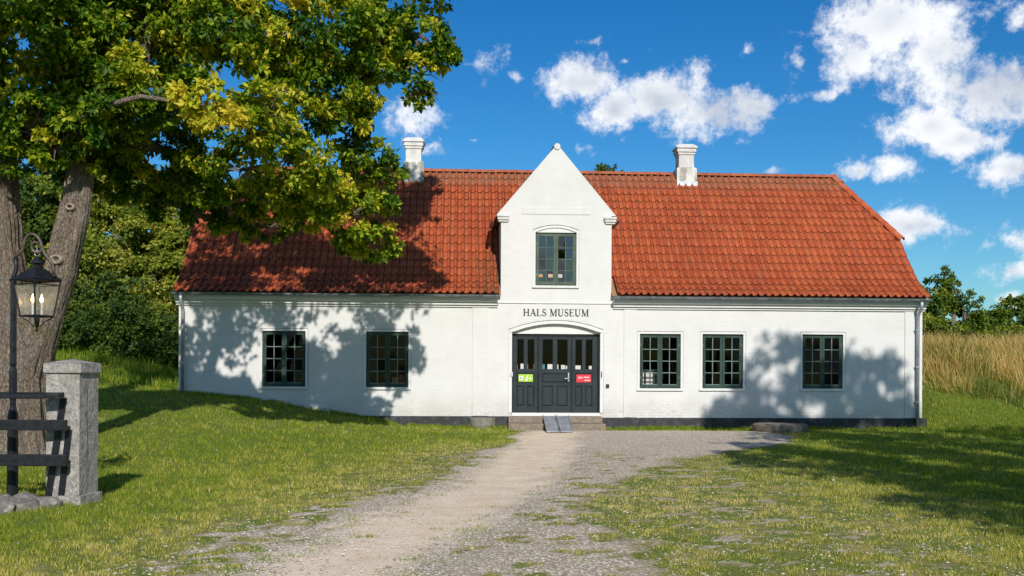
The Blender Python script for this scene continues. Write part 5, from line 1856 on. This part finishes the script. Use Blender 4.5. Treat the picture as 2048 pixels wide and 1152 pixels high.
tree = root('sycamore_tree', (-8.4, -10.6, 0.15), 'huge leafy tree with forked bark trunk and golden green crown hanging over the roof', 'tree')
Va, Ta = noisy_tube([(-8.46, -10.54, -0.25, 0.86), (-8.46, -10.54, 0.12, 0.74), (-8.46, -10.54, 0.55, 0.65), (-8.44, -10.54, 1.11, 0.63), (-8.41, -10.54, 1.73, 0.60), (-8.46, -10.54, 2.2, 0.55), (-8.62, -10.53, 2.75, 0.42), (-8.70, -10.53, 3.5, 0.37), (-8.72, -10.52, 4.6, 0.33), (-8.86, -10.52, 6.0, 0.29), (-9.1, -10.4, 8.5, 0.22), (-9.0, -10.2, 11.0, 0.12)], 110, 26, 0.075, 1.0)
Vb, Tb = noisy_tube([(-8.30, -10.58, 1.2, 0.42), (-8.12, -10.62, 1.9, 0.38), (-7.86, -10.64, 2.5, 0.29), (-7.64, -10.66, 3.05, 0.245), (-7.52, -10.66, 3.6, 0.235), (-7.41, -10.60, 4.25, 0.215), (-7.35, -10.49, 5.0, 0.195), (-7.28, -10.1, 6.3, 0.19), (-6.9, -9.7, 7.8, 0.15), (-6.0, -9.4, 10.5, 0.09)], 80, 26, 0.07, 5.0)
np_mesh('trunk', np.concatenate([Va, Vb]), np.concatenate([Ta, Tb + len(Va)]), M_bark, parent=tree, smooth=True)
for (x, z, r_) in ((-7.60, 3.28, 0.075), (-7.42, 4.10, 0.055)):
    b = MB()
    yk = -10.915 if z < 3.5 else -10.845
    k = 14
    for (rr_, dy) in ((1.35, 0.12), (1.25, 0.0), (1.0, -0.035), (0.72, -0.03), (0.45, 0.02), (0.25, 0.05)):
        for i in range(k):
            t = 2 * math.pi * i / k
            b.v.append((x + r_ * rr_ * 1.15 * math.cos(t), yk + dy, z + r_ * rr_ * 0.85 * math.sin(t)))
    for j in range(5):
        for i in range(k):
            b.f.append((j * k + i, j * k + (i + 1) % k, (j + 1) * k + (i + 1) % k, (j + 1) * k + i))
    b.f.append(tuple(5 * k + i for i in range(k)))
    b.build('knot', M_cutwood, tree, smooth=True)
tips = [(-8.72, -10.52, 4.9), (-8.86, -10.5, 6.0), (-9.1, -10.4, 8.5), (-9.0, -10.2, 11), (-7.40, -10.5, 5.0), (-7.28, -10.1, 6.3), (-6.9, -9.7, 7.8), (-6.0, -9.4, 10.5)]
branches(tips, VIS + UPR, 0.042).build('branch', M_bark, tree, smooth=True)['kind'] = 'stuff'
crown([c for c in VIS if c[0] < -5.6], 'crown', M_leaf, tree, 450, 0.115, 0.066, nsub=19, sub=0.30, tone0=0.45, tonev=0.40)
crown([c for c in VIS if c[0] >= -5.6], 'crown', M_leaf, tree, 300, 0.112, 0.064, nsub=21, sub=0.27, tone0=0.47, tonev=0.40)
crown(UPR, 'upper_crown', M_leaf, tree, 56, 0.150, 0.09, nsub=20, sub=0.30, tone0=0.45, tonev=0.3, shell=0.35)
ROOF_T = [(-8.2, .6, 4.6), (-7.4, 1.5, 5.5), (-6.2, .8, 4.6), (-5.2, 1, 5), (-6.8, 2.4, 6.5), (-5.5, 2.6, 6.6), (-4.4, 1.2, 5), (-4, 2.5, 6.5), (-3.2, 1, 4.8), (-8, 2.2, 6.2), (-3.0, 2.6, 6.4), (-2.4, .4, 4.2), (-2.5, 2.9, 7.0), (-7.2, .4, 4.3), (-5.0, .1, 3.9), (-7.4, 3.1, 7.2)]
TOP = [(x + .95, y - 8.95, z + 5.63, .62) for x, y, z in ROOF_T] + [(-8.2, -13.6, 8.0, .7), (-7.3, -14.6, 7.9, .6), (-8.9, -15.4, 8.2, .7), (-7.9, -16.2, 8.2, .5), (-9.6, -14.2, 8.2, .7), (-8.6, -12.8, 7.8, .6)]
crown(TOP, 'top_crown', M_leaf, tree, 190, 0.150, 0.09, nsub=15, sub=0.36, tone0=0.45, tonev=0.3, shell=0.3)

# --- trees right of and behind the camera, whose shade lies on the lawn and the right wing
def shade_pt(x, y, z, t):
    return (x + SUN_DIR.x * t / math.hypot(SUN_DIR.x, SUN_DIR.y), y + SUN_DIR.y * t / math.hypot(SUN_DIR.x, SUN_DIR.y), z + SUN_DIR.z * t / math.hypot(SUN_DIR.x, SUN_DIR.y))


def off_tree(xy, clumps, label, seed, per=85, sub=0.42, nsub=16):
    x, y = xy
    t_ = root('shade_tree', (x, y, gz1(x, y)), label, 'tree', 'trees standing outside the view on the right')
    V, T = noisy_tube([(x, y, -0.2, 0.42), (x, y, 0.3, 0.34), (x + .1, y, 2.5, 0.28), (x, y + .1, 5, 0.22), (x, y, 8, 0.14)], 16, 4, 0.01, seed)
    np_mesh('trunk', V, T, M_bark, parent=t_, smooth=True)
    branches([(x, y, 3), (x, y, 5), (x, y, 7.5)], clumps, 0.05, seed=seed, twig=False).build('branch', M_bark, t_)['kind'] = 'stuff'
    crown(clumps, 'crown', M_leafbg, t_, per, 0.19, 0.11, nsub=nsub, sub=sub, tone0=0.35, shell=0.4)
    return t_


rg = random.Random(9)
# shade on the right wing's wall
clA = []
for _ in range(300):
    x = rg.uniform(5.3, 10.9)
    hmax = float(np.interp(x, [5.3, 5.9, 6.4, 6.9, 7.3, 7.7, 8.4, 9.0, 9.4, 9.9, 10.4, 10.9], [.5, .9, 1.9, 2.6, 2.5, 2.8, 1.9, 2.3, 2.4, 2.0, 2.1, .9]))
    z = hmax * rg.random() ** 0.8
    if rg.random() < 0.45 * (z / hmax) ** 1.5: continue
    clA.append(shade_pt(x, 0, z, 19 + rg.uniform(-1.2, 1.2)) + (rg.uniform(.09, .19),))
clA_ = [shade_pt(x, 0, z, 19) + (r_,) for x, z, r_ in ((6.6, .6, .45), (7.1, 1.5, .5), (7.6, .9, .5), (8.3, .5, .6), (7.2, 2.2, .28), (9.3, .7, .55), (9.6, 1.75, .45), (10.2, 1.2, .4), (9.9, .2, .5), (6.0, .1, .4), (8.0, 2.0, .22), (10.4, .3, .4), (8.8, -.4, .8), (7.2, -.4, .7))]
clA += [shade_pt(x, y, 0, 13) + (r_,) for x, y, r_ in ((6.4, -1.6, .6), (8.0, -2.2, .9), (9.8, -2.0, .9), (11.6, -1.8, .9), (13.2, -1.6, .8), (14.6, -1.0, .8), (6.2, -3.5, .7), (7.8, -4.2, 1), (9.8, -4.2, 1.1), (12, -4, 1.1), (14.3, -3.5, 1.1))]
off_tree((10.0, -15.5), clA, 'leafy tree out of frame to the right, shading the right wing', 2, 62, 0.75, 5)
clB = [shade_pt(x, y, 0, 12) + (r_,) for x, y, r_ in ((4.9, -5.9, .7), (4.1, -8.2, .6), (3.8, -9.8, .6), (4.6, -11.6, .8), (5.6, -7.4, 1), (5.6, -9.6, 1.1), (7.6, -6.4, 1.1), (7.8, -8.6, 1.2), (9.8, -6.8, 1.2), (10.2, -9.2, 1.2), (12.5, -7, 1.3), (6.4, -11.6, 1.1), (8.4, -11, 1.2), (11, -11.6, 1.3), (4.9, -13.3, .8), (6.4, -13.6, 1.1))]
off_tree((9.5, -21.5), clB, 'leafy tree out of frame to the right, nearer the camera', 3)
clC = [shade_pt(x, y, 0, 13) + (r_,) for x, y, r_ in ((4.6, -15.0, .8), (4.9, -17.0, .9), (6.2, -15.8, 1.1), (8.6, -13.8, 1.2), (8.6, -16.4, 1.3), (6.6, -18.4, 1.2), (5.3, -18.9, .9))]
off_tree((8.5, -29.5), clC, 'leafy tree behind the camera to the right', 4)


# --- background trees, bushes
def bg_tree(loc, clumps, label, per=170, leaf=0.155, lwid=0.10, m_=None, cat='tree', name='woodland_tree', trunk=0.2, tone0=0.62, group=None):
    x, y = loc
    z = gz1(x, y)
    t_ = root(name, (x, y, z), label, cat, group or ('bushes on the bank left of the house' if cat == 'bush' else 'trees behind the house and meadow'))
    hi = max(c[2] for c in clumps)
    if cat == 'tree' and x < -9:
        clumps = list(clumps) + [(x + a, y + 1.5, 2.4, 1.3) for a in (-1.8, 0, 1.8)] + [(x + a, y + 1.2, zz, 1.35) for a in (-1.5, .6) for zz in (4.4, 6.3, 8.2)]
    if trunk:
        V, T = noisy_tube([(x, y, z - 0.3, trunk * 1.2), (x, y, z + 1, trunk), (x + .1, y, z + (hi - z) * 0.5, trunk * .75), (x, y, z + (hi - z) * 0.85, trunk * .3)], 12, 3, 0.01, x)
        np_mesh('trunk', V, T, M_bark, parent=t_, smooth=True)
        branches([(x, y, z + (hi - z) * 0.35), (x, y, z + (hi - z) * .6)], clumps, 0.04, twig=False, seed=int(abs(x) * 3)).build('branch', M_bark, t_)['kind'] = 'stuff'
    crown(clumps, 'crown' if cat == 'tree' else 'foliage', m_ or M_leafbg, t_, per, leaf, lwid, nsub=13, sub=0.36, tone0=tone0, per=5, tonev=0.34)
    return t_


def cl(cx, cy, specs):
    return [(cx + a, cy + b_, z, r_) + tuple(e) for a, b_, z, r_, *e in specs]


bg_tree((-15.0, 13.5), cl(-15.0, 13.5, [(0, -1, 6.2, 1.5), (1.4, -.4, 7.3, 1.2), (-1.3, 0, 7.6, 1.2), (.2, 0, 8.4, 1.0), (1.9, -1, 5.2, 1.2), (-1.8, -1.2, 5.4, 1.2), (.8, -1.6, 4.4, 1.1), (2.6, -.5, 6.4, .9), (-.6, -1.8, 3.4, 1.0), (1.9, -1.6, 3.6, .9), (-.8, 0, 9.2, 1.0), (1.2, 0, 8.8, 1.0), (.2, .3, 10, .8), (-2.2, 0, 8.3, 1.1)]),
        'sunlit yellow-green tree behind the left gable, beside the house corner')
bg_tree((-11.6, 14.5), cl(-11.6, 14.5, [(0, -1, 6.2, 1.4), (.9, 0, 7.4, 1.1), (-1.0, -.6, 7.0, 1.2), (-1.0, -1.3, 4.9, 1.1), (.8, -1, 4.8, 1.2), (-1.4, -1.6, 3.6, 1.0), (0, -.5, 8.0, .9), (1.8, 0, 6.2, 1.2), (-1.6, 0, 8.3, 1.1), (-.6, 0, 9.2, .9)]),
        'yellow-green tree rising directly behind the left roof verge')
bg_tree((-18.8, 14.0), cl(-18.8, 14.0, [(0, -1, 6.0, 1.5), (1.2, -.5, 7.2, 1.3), (-1.2, 0, 7.4, 1.3), (1.4, -1.4, 4.7, 1.2), (-1.2, -1.2, 4.6, 1.3), (0, 0, 8.4, 1.1), (.4, -1.8, 3.4, 1.1), (1.6, 0, 8.6, 1.1), (-1.5, 0, 9, 1.1), (0.3, 0, 9.8, 1.0)]),
        'darker green tree behind the big trunk fork', m_=M_leafdk, tone0=0.6)
bg_tree((-22.2, 13.0), cl(-22.2, 13.0, [(0, -1, 6.0, 1.6), (1.4, -.5, 7.2, 1.4), (-1.2, 0, 7.0, 1.4), (1.2, -1.4, 4.4, 1.4), (-1.2, -1.2, 4.2, 1.4), (.4, -1.5, 2.9, 1.2), (1.8, 0, 8.8, 1.3), (-.4, 0, 9.3, 1.3)]),
        'green tree at the far left edge behind the trunk', tone0=0.5)
for i, (x, y, h, lab) in enumerate(((-15.2, 9.2, 2.6, 'dark rounded bush under the yellow-green trees, behind the pillar cap'), (-13.2, 8.2, 2.9, 'dark broad bush between the pillar and the house'), (-11.2, 8.6, 2.8, 'dark bush nearest the left gable'),
                                    (-17.4, 9.6, 2.9, 'dark bush behind the foot of the tree trunk'), (-19.6, 9.4, 3.0, 'dark bush at the far left behind the tree'))):
    z = gz1(x, y)
    bg_tree((x, y), cl(x, y, [(0, 0, z + h * .45, h * .42), (-.8, .2, z + h * .3, h * .33), (.8, .1, z + h * .33, h * .34), (.2, .4, z + h * .8, h * .3), (0, -.7, z + h * .2, h * .28)]), lab, per=130, leaf=0.13, lwid=0.08,
            m_=M_leafdk, cat='bush', name='bush', trunk=0, tone0=0.62)
# right side beyond the meadow
bg_tree((21.2, 18.2), cl(21.2, 18.2, [(-1.6, 0, 4.2, 1.1), (-.6, 0, 5.6, .62), (-.4, -.2, 6.15, .35), (.2, 0, 5.0, .75), (.6, 0, 4.2, .8), (1.3, 0, 3.9, .7), (-1.0, -.3, 5.0, .7), (-2.2, 0, 4.9, .6), (-1.2, -.5, 3.4, .9), (.4, -.5, 3.3, .9), (1.2, 0, 4.9, .25), (-.1, 0, 5.7, .35)]),
        'dark green tree with an open top above the dry grass, right of the house', per=210, leaf=0.14, lwid=0.09, trunk=0.12, m_=M_leafbg, tone0=0.32)
for i, (x, y, h, lab) in enumerate(((19.0, 18.0, 3.4, 'bushy tree directly behind the right corner of the house'), (23.8, 19.4, 2.5, 'low bushy tree between the open-topped tree and the frame edge'),
                                    (25.6, 20.2, 3.3, 'rounded dark tree above the dry grass at the right edge'), (28.2, 21, 3.6, 'dark tree just beyond the right edge of the view'))):
    z = gz1(x, y)
    bg_tree((x, y), cl(x, y, [(0, 0, z + h * .5, h * .42), (-1.0, .2, z + h * .35, h * .3), (1.0, .1, z + h * .35, h * .3), (.2, .2, z + h * .78, h * .25), (-.5, -.5, z + h * .3, h * .28), (-.9, 0, z + h * .6, h * .16)]), lab, per=210, leaf=0.14, lwid=0.09,
            m_=M_leafbg, trunk=0.1, tone0=0.30)
bg_tree((5.6, 21.0), cl(5.6, 21.0, [(0, 0, 11.3, .5), (-.5, 0, 10.95, .42), (.6, 0, 10.9, .4), (1.0, 0, 10.6, .3), (0, 0, 9.6, 1.3), (-.9, 0, 8.6, 1.3), (.9, 0, 8.4, 1.3), (0, 0, 7, 1.5)]),
        'tree top peeping over the ridge just right of the dormer', leaf=0.14, lwid=0.085, per=150, m_=M_leafdk, trunk=0.18, tone0=0.7)


# ------------------------------------------------------------------ lawn, dry meadow, gravel
def in_house(x, y):
    return (x > HX0 - 0.05) & (x < HX1 + 0.15) & (y > -0.06) & (y < HD)


def blades(x, y, h, w_, tone, lean=0.5, bend=0.3, seg=1, wind=None, foot=0.0):
    n_ = len(x)
    z = gz(x, y)
    a = RNG.uniform(0, 2 * np.pi, n_)
    fx, fy = np.cos(a) * w_ / 2, np.sin(a) * w_ / 2
    b_ = RNG.uniform(0, 2 * np.pi, n_)
    lx, ly = np.cos(b_) * lean * h * RNG.uniform(0.1, 1, n_), np.sin(b_) * lean * h * RNG.uniform(0.1, 1, n_)
    if wind is not None:
        lx = lx + wind[0] * h; ly = ly + wind[1] * h
    z0 = z - 0.012
    if seg == 1:
        V = np.stack([np.stack([x - fx, y - fy, z0], -1), np.stack([x + fx, y + fy, z0], -1), np.stack([x + lx, y + ly, z + h], -1)], 1).reshape(-1, 3)
        i = np.arange(n_) * 3
        return V, np.stack([i, i + 1, i + 2], -1), np.repeat(tone, 3)
    mx, my = x + lx * 0.35, y + ly * 0.35
    V = np.stack([np.stack([x - fx, y - fy, z0], -1), np.stack([x + fx, y + fy, z0], -1), np.stack([mx + fx * .8, my + fy * .8, z + h * .55], -1),
                  np.stack([mx - fx * .8, my - fy * .8, z + h * .55], -1), np.stack([x + lx, y + ly, z + h], -1)], 1).reshape(-1, 3)
    i = np.arange(n_) * 5
    T = np.concatenate([np.stack([i, i + 1, i + 2], -1), np.stack([i, i + 2, i + 3], -1), np.stack([i + 3, i + 2, i + 4], -1)])
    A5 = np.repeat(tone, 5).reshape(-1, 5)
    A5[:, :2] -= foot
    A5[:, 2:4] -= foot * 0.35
    return V, T, np.clip(A5, 0, 1).ravel()


def scatter_view(n_, d0, d1, pad=1.0, p=1.0):
    """random ground points in the part of the land that can be seen, denser nearby"""
    u = RNG.uniform(0, 1, n_)
    d = (d0 ** (1 - p) + u * (d1 ** (1 - p) - d0 ** (1 - p))) ** (1 / (1 - p)) if p != 1 else d0 * (d1 / d0) ** u
    lat = RNG.uniform(-1, 1, n_) * (d * 0.53 + pad)
    s_, c_ = math.sin(R(3)), math.cos(R(3))
    return -1.396 + d * s_ + lat * c_, -26.63 + d * c_ - lat * s_


x, y = scatter_view(860000, 6.6, 36, 3.2, 1.15)
sd, gv, nr_ = cover(x, y)
dens = (1 - ss((gv - 0.25) / 0.35)) * (1 - sd)
tn = 0.5 * fbm(x * 4.0, y * 4.0, 31) + 0.5 * fbm(x * 11, y * 11, 33, 2)
dens = dens * (0.55 + 0.45 * ss((tn - 0.3) / 0.25))
dens = np.where(nr_ > 0.3, dens * (1 - 0.35 * nr_), dens)
keep = (RNG.uniform(0, 1, len(x)) < dens) & ~in_house(x, y) & (np.abs(x - 6.98) + np.abs(y + 0.88) > 0.6)
keep &= ~((x > -0.15) & (x < 2.55) & (y > -0.7) & (y < 0))
meadow = (y > np.maximum(-0.5, 3.3 - 1.0 * (x - 12.5))) & (x > 11)
keep &= ~meadow
x, y, nr_, tn = x[keep], y[keep], nr_[keep], tn[keep]
big_ = fbm(x * 0.7, y * 0.7, 41)
dd = np.hypot(x + 1.4, y + 26.6)
hgt = RNG.uniform(0.018, 0.050, len(x)) * (1 - 0.45 * nr_) * (0.45 + 1.3 * ss((tn - 0.38) / 0.24))
wall_side = (np.abs(y) < 0.5) & (x < 12)
hgt = np.where(wall_side & (RNG.uniform(0, 1, len(x)) < .35), hgt * 2.0, hgt)
tone = np.clip(0.35 + 0.40 * (big_ - 0.5) + 0.75 * (tn - 0.5) + 0.36 * nr_ + RNG.normal(0, 0.15, len(x)) + (RNG.uniform(0, 1, len(x)) < 0.06) * 0.4, 0, 1)
V, T, A = blades(x, y, hgt, 0.0045 + 0.00055 * dd, tone, lean=0.9)
o = np_mesh('grass', V, T, M_blade, attrs={'tone': A})
tag(o, 'short sunlit lawn grass round the gravel drive', 'grass', kind='stuff')

# tufts growing in the gravel
x, y = scatter_view(15000, 7.3, 24, 0.2, 1.2)
sd, gv, nr_ = cover(x, y)
k_ = (gv > 0.25) & (RNG.uniform(0, 1, len(x)) < 0.35 * (1 - sd)) & (y < -0.8)
x, y = x[k_], y[k_]
m = 22
x = (np.repeat(x, m) + RNG.normal(0, 0.055, len(x) * m)); y = np.repeat(y, m) + RNG.normal(0, 0.035, len(y) * m)
V, T, A = blades(x, y, RNG.uniform(0.012, 0.038, len(x)), np.full(len(x), 0.008), np.clip(RNG.normal(0.35, 0.13, len(x)), 0, 1), lean=1.1)
o = np_mesh('weed_tufts', V, T, M_blade, attrs={'tone': A})
tag(o, 'small green weed tufts poking through the gravel', 'weeds', kind='stuff')

# taller weeds along the plinth
x = np.concatenate([RNG.uniform(2.5, 11.2, 7000), RNG.uniform(-8.7, -0.15, 6500)])
y = -0.06 - np.abs(RNG.normal(0, 0.13, len(x)))
k_ = fbm(x * 1.7, y * 1.5, 51) > 0.38
x, y = x[k_], y[k_]
V, T, A = blades(x, y, RNG.uniform(0.03, 0.12, len(x)) * (0.5 + fbm(x * 3, y, 52)), np.full(len(x), 0.011), np.clip(RNG.normal(0.36, 0.16, len(x)), 0, 1), lean=0.5, seg=3)
o = np_mesh('wall_weeds', V, T, M_blade, attrs={'tone': A})
tag(o, 'fringe of taller grass along the foot of the house wall', 'grass', kind='stuff')

# rougher grass on the green foot of the bank
n_ = 60000
x = RNG.uniform(11.3, 24, n_); y = RNG.uniform(-3, 6, n_)
k_ = (y < np.maximum(-0.2, 3.6 - 1.0 * (x - 12.5))) & ~in_house(x, y)
x, y = x[k_], y[k_]
tb = fbm(x * 1.5, y * 1.5, 68)
V, T, A = blades(x, y, RNG.uniform(0.04, 0.12, len(x)) * (0.5 + tb), np.full(len(x), 0.018), np.clip(RNG.normal(0.36, 0.15, len(x)) + 0.5 * (tb - 0.5), 0, 1), lean=0.7)
o = np_mesh('bank_grass', V, T, M_blade, attrs={'tone': A})
tag(o, 'green mown grass at the foot of the bank right of the house', 'grass', kind='stuff')

# dry meadow on the bank
n_ = 90000
x = RNG.uniform(11.0, 27, n_); y = RNG.uniform(-2, 14, n_)
fr = np.maximum(-0.5, 3.3 - 1.0 * (x - 12.5))
k_ = (y > fr + (fbm(x * 1.1, y * 1.1, 61) - 0.5) * 2.2) & (RNG.uniform(0, 1, n_) < 0.25 + 0.75 * ss((fbm(x * 1.6, y * 1.6, 62) - 0.36) / 0.2))
x, y = x[k_], y[k_]
gr_ = fbm(x * 0.8, y * 0.8, 63)
tone = np.clip(RNG.normal(0.74, 0.2, len(x)) - 1.2 * ss((gr_ - 0.50) / 0.1) * RNG.uniform(0, 1, len(x)), 0, 1)
h = RNG.uniform(0.30, 1.0, len(x)) * (0.55 + 0.45 * ss((y - fr[k_]) / 1.6)) * (0.6 + 0.6 * fbm(x * 1.3, y * 1.3, 64)) * (1 - 0.5 * ss((gr_ - 0.54) / 0.1))
wx = (fbm(x * 0.9, y * 0.9, 66) - 0.5) * 2.4 - 0.15
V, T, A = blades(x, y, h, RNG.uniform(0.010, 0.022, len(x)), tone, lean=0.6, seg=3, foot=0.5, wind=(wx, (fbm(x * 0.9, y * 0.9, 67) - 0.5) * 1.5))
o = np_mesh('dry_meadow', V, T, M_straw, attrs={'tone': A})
tag(o, 'tall dry golden grass covering the bank right of the house', 'meadow', kind='stuff')

# rough herbs on the bank left behind the house
n_ = 26000
x = RNG.uniform(-24, -8.9, n_); y = RNG.uniform(1.5, 11, n_)
k_ = fbm(x * 1.2, y * 1.2, 71) > 0.40
x, y = x[k_], y[k_]
V, T, A = blades(x, y, RNG.uniform(0.08, 0.38, len(x)) * (0.4 + fbm(x, y, 72)), np.full(len(x), 0.022), np.clip(RNG.normal(0.28, 0.14, len(x)), 0, 1), lean=0.6, seg=3)
o = np_mesh('bank_grass', V, T, M_blade, attrs={'tone': A})
tag(o, 'rough green grass on the bank beneath the bushes at left', 'grass', kind='stuff')


def pebbles(x, y, s, name, m_, label, cat):
    n_ = len(x)
    z = gz(x, y)
    base = np.array([(1, 0, 0), (-1, 0, 0), (0, 1, 0), (0, -1, 0), (0, 0, 0.8), (0, 0, -0.8)], float)
    tri = np.array([(0, 2, 4), (2, 1, 4), (1, 3, 4), (3, 0, 4)])
    V = base[None] * (s[:, None, None] * RNG.uniform(0.55, 1.2, (n_, 6, 1)))
    a = RNG.uniform(0, 2 * np.pi, n_)
    ca, sa = np.cos(a)[:, None], np.sin(a)[:, None]
    X = V[..., 0] * ca - V[..., 1] * sa + x[:, None]
    Y = V[..., 0] * sa + V[..., 1] * ca + y[:, None]
    Zz = V[..., 2] * 0.6 + z[:, None] + 0.004
    V = np.stack([X, Y, Zz], -1).reshape(-1, 3)
    T = (tri[None] + (np.arange(n_) * 6)[:, None, None]).reshape(-1, 3)
    o = np_mesh(name, V, T, m_, attrs={'tone': np.repeat(RNG.uniform(0, 1, n_), 6)})
    return tag(o, label, cat, kind='stuff')


def peb_fn(n):
    t = n.n('ShaderNodeAttribute', attribute_name='tone').outputs['Fac']
    c = n.ramp(t, [(0.0, (0.28, 0.24, 0.19)), (0.4, (0.52, 0.455, 0.375)), (0.85, (0.68, 0.61, 0.52)), (1.0, (0.82, 0.77, 0.70))])
    return pbsdf(n, c, 0.85, None, 0.2)


M_peb = mat('pebble', peb_fn)
x, y = scatter_view(270000, 6.8, 26, 2.0, 1.35)
sd, gv, nr_ = cover(x, y)
k_ = (RNG.uniform(0, 1, len(x)) < (0.02 * nr_ + gv * (1 - 0.95 * sd))) & (y < -0.75)
x, y = x[k_], y[k_]
pebbles(x, y, RNG.gamma(3.0, 0.0024, len(x)) + 0.003, 'gravel', M_peb, 'loose grey gravel on the drive in front of the house', 'gravel')
# clover heads, dry leaves and daisies scattered over the lawn
x, y = scatter_view(2600, 7.3, 30, 0.2, 1.2)
sd, gv, nr_ = cover(x, y)
k_ = (gv < 0.3) & ~in_house(x, y) & (((x > 2.5) & (RNG.uniform(0, 1, len(x)) < 0.5)) | (RNG.uniform(0, 1, len(x)) < 0.12)) & (x < 12.5)
x, y = x[k_], y[k_]
C = np.stack([x, y, gz(x, y) + RNG.uniform(0.02, 0.05, len(x))], -1)
V, T, A = leaf_geo(C, unit(len(x)) * np.array([1, 1, .2]), 0.020, 0.014, np.clip(RNG.normal(0.6, 0.25, len(x)), 0, 1), 0.0)


def lit_fn(n):
    t = n.n('ShaderNodeAttribute', attribute_name='tone').outputs['Fac']
    return pbsdf(n, n.ramp(t, [(0.0, (0.24, 0.13, 0.04)), (0.35, (0.42, 0.30, 0.10)), (0.6, (0.55, 0.48, 0.33)), (1.0, (0.66, 0.66, 0.62))]), 0.8, None, 0.2)


o = np_mesh('lawn_litter', V, T, mat('dry_leaf_and_petal', lit_fn), attrs={'tone': A})
tag(o, 'dry leaves and white clover heads scattered on the lawn', 'litter', kind='stuff')
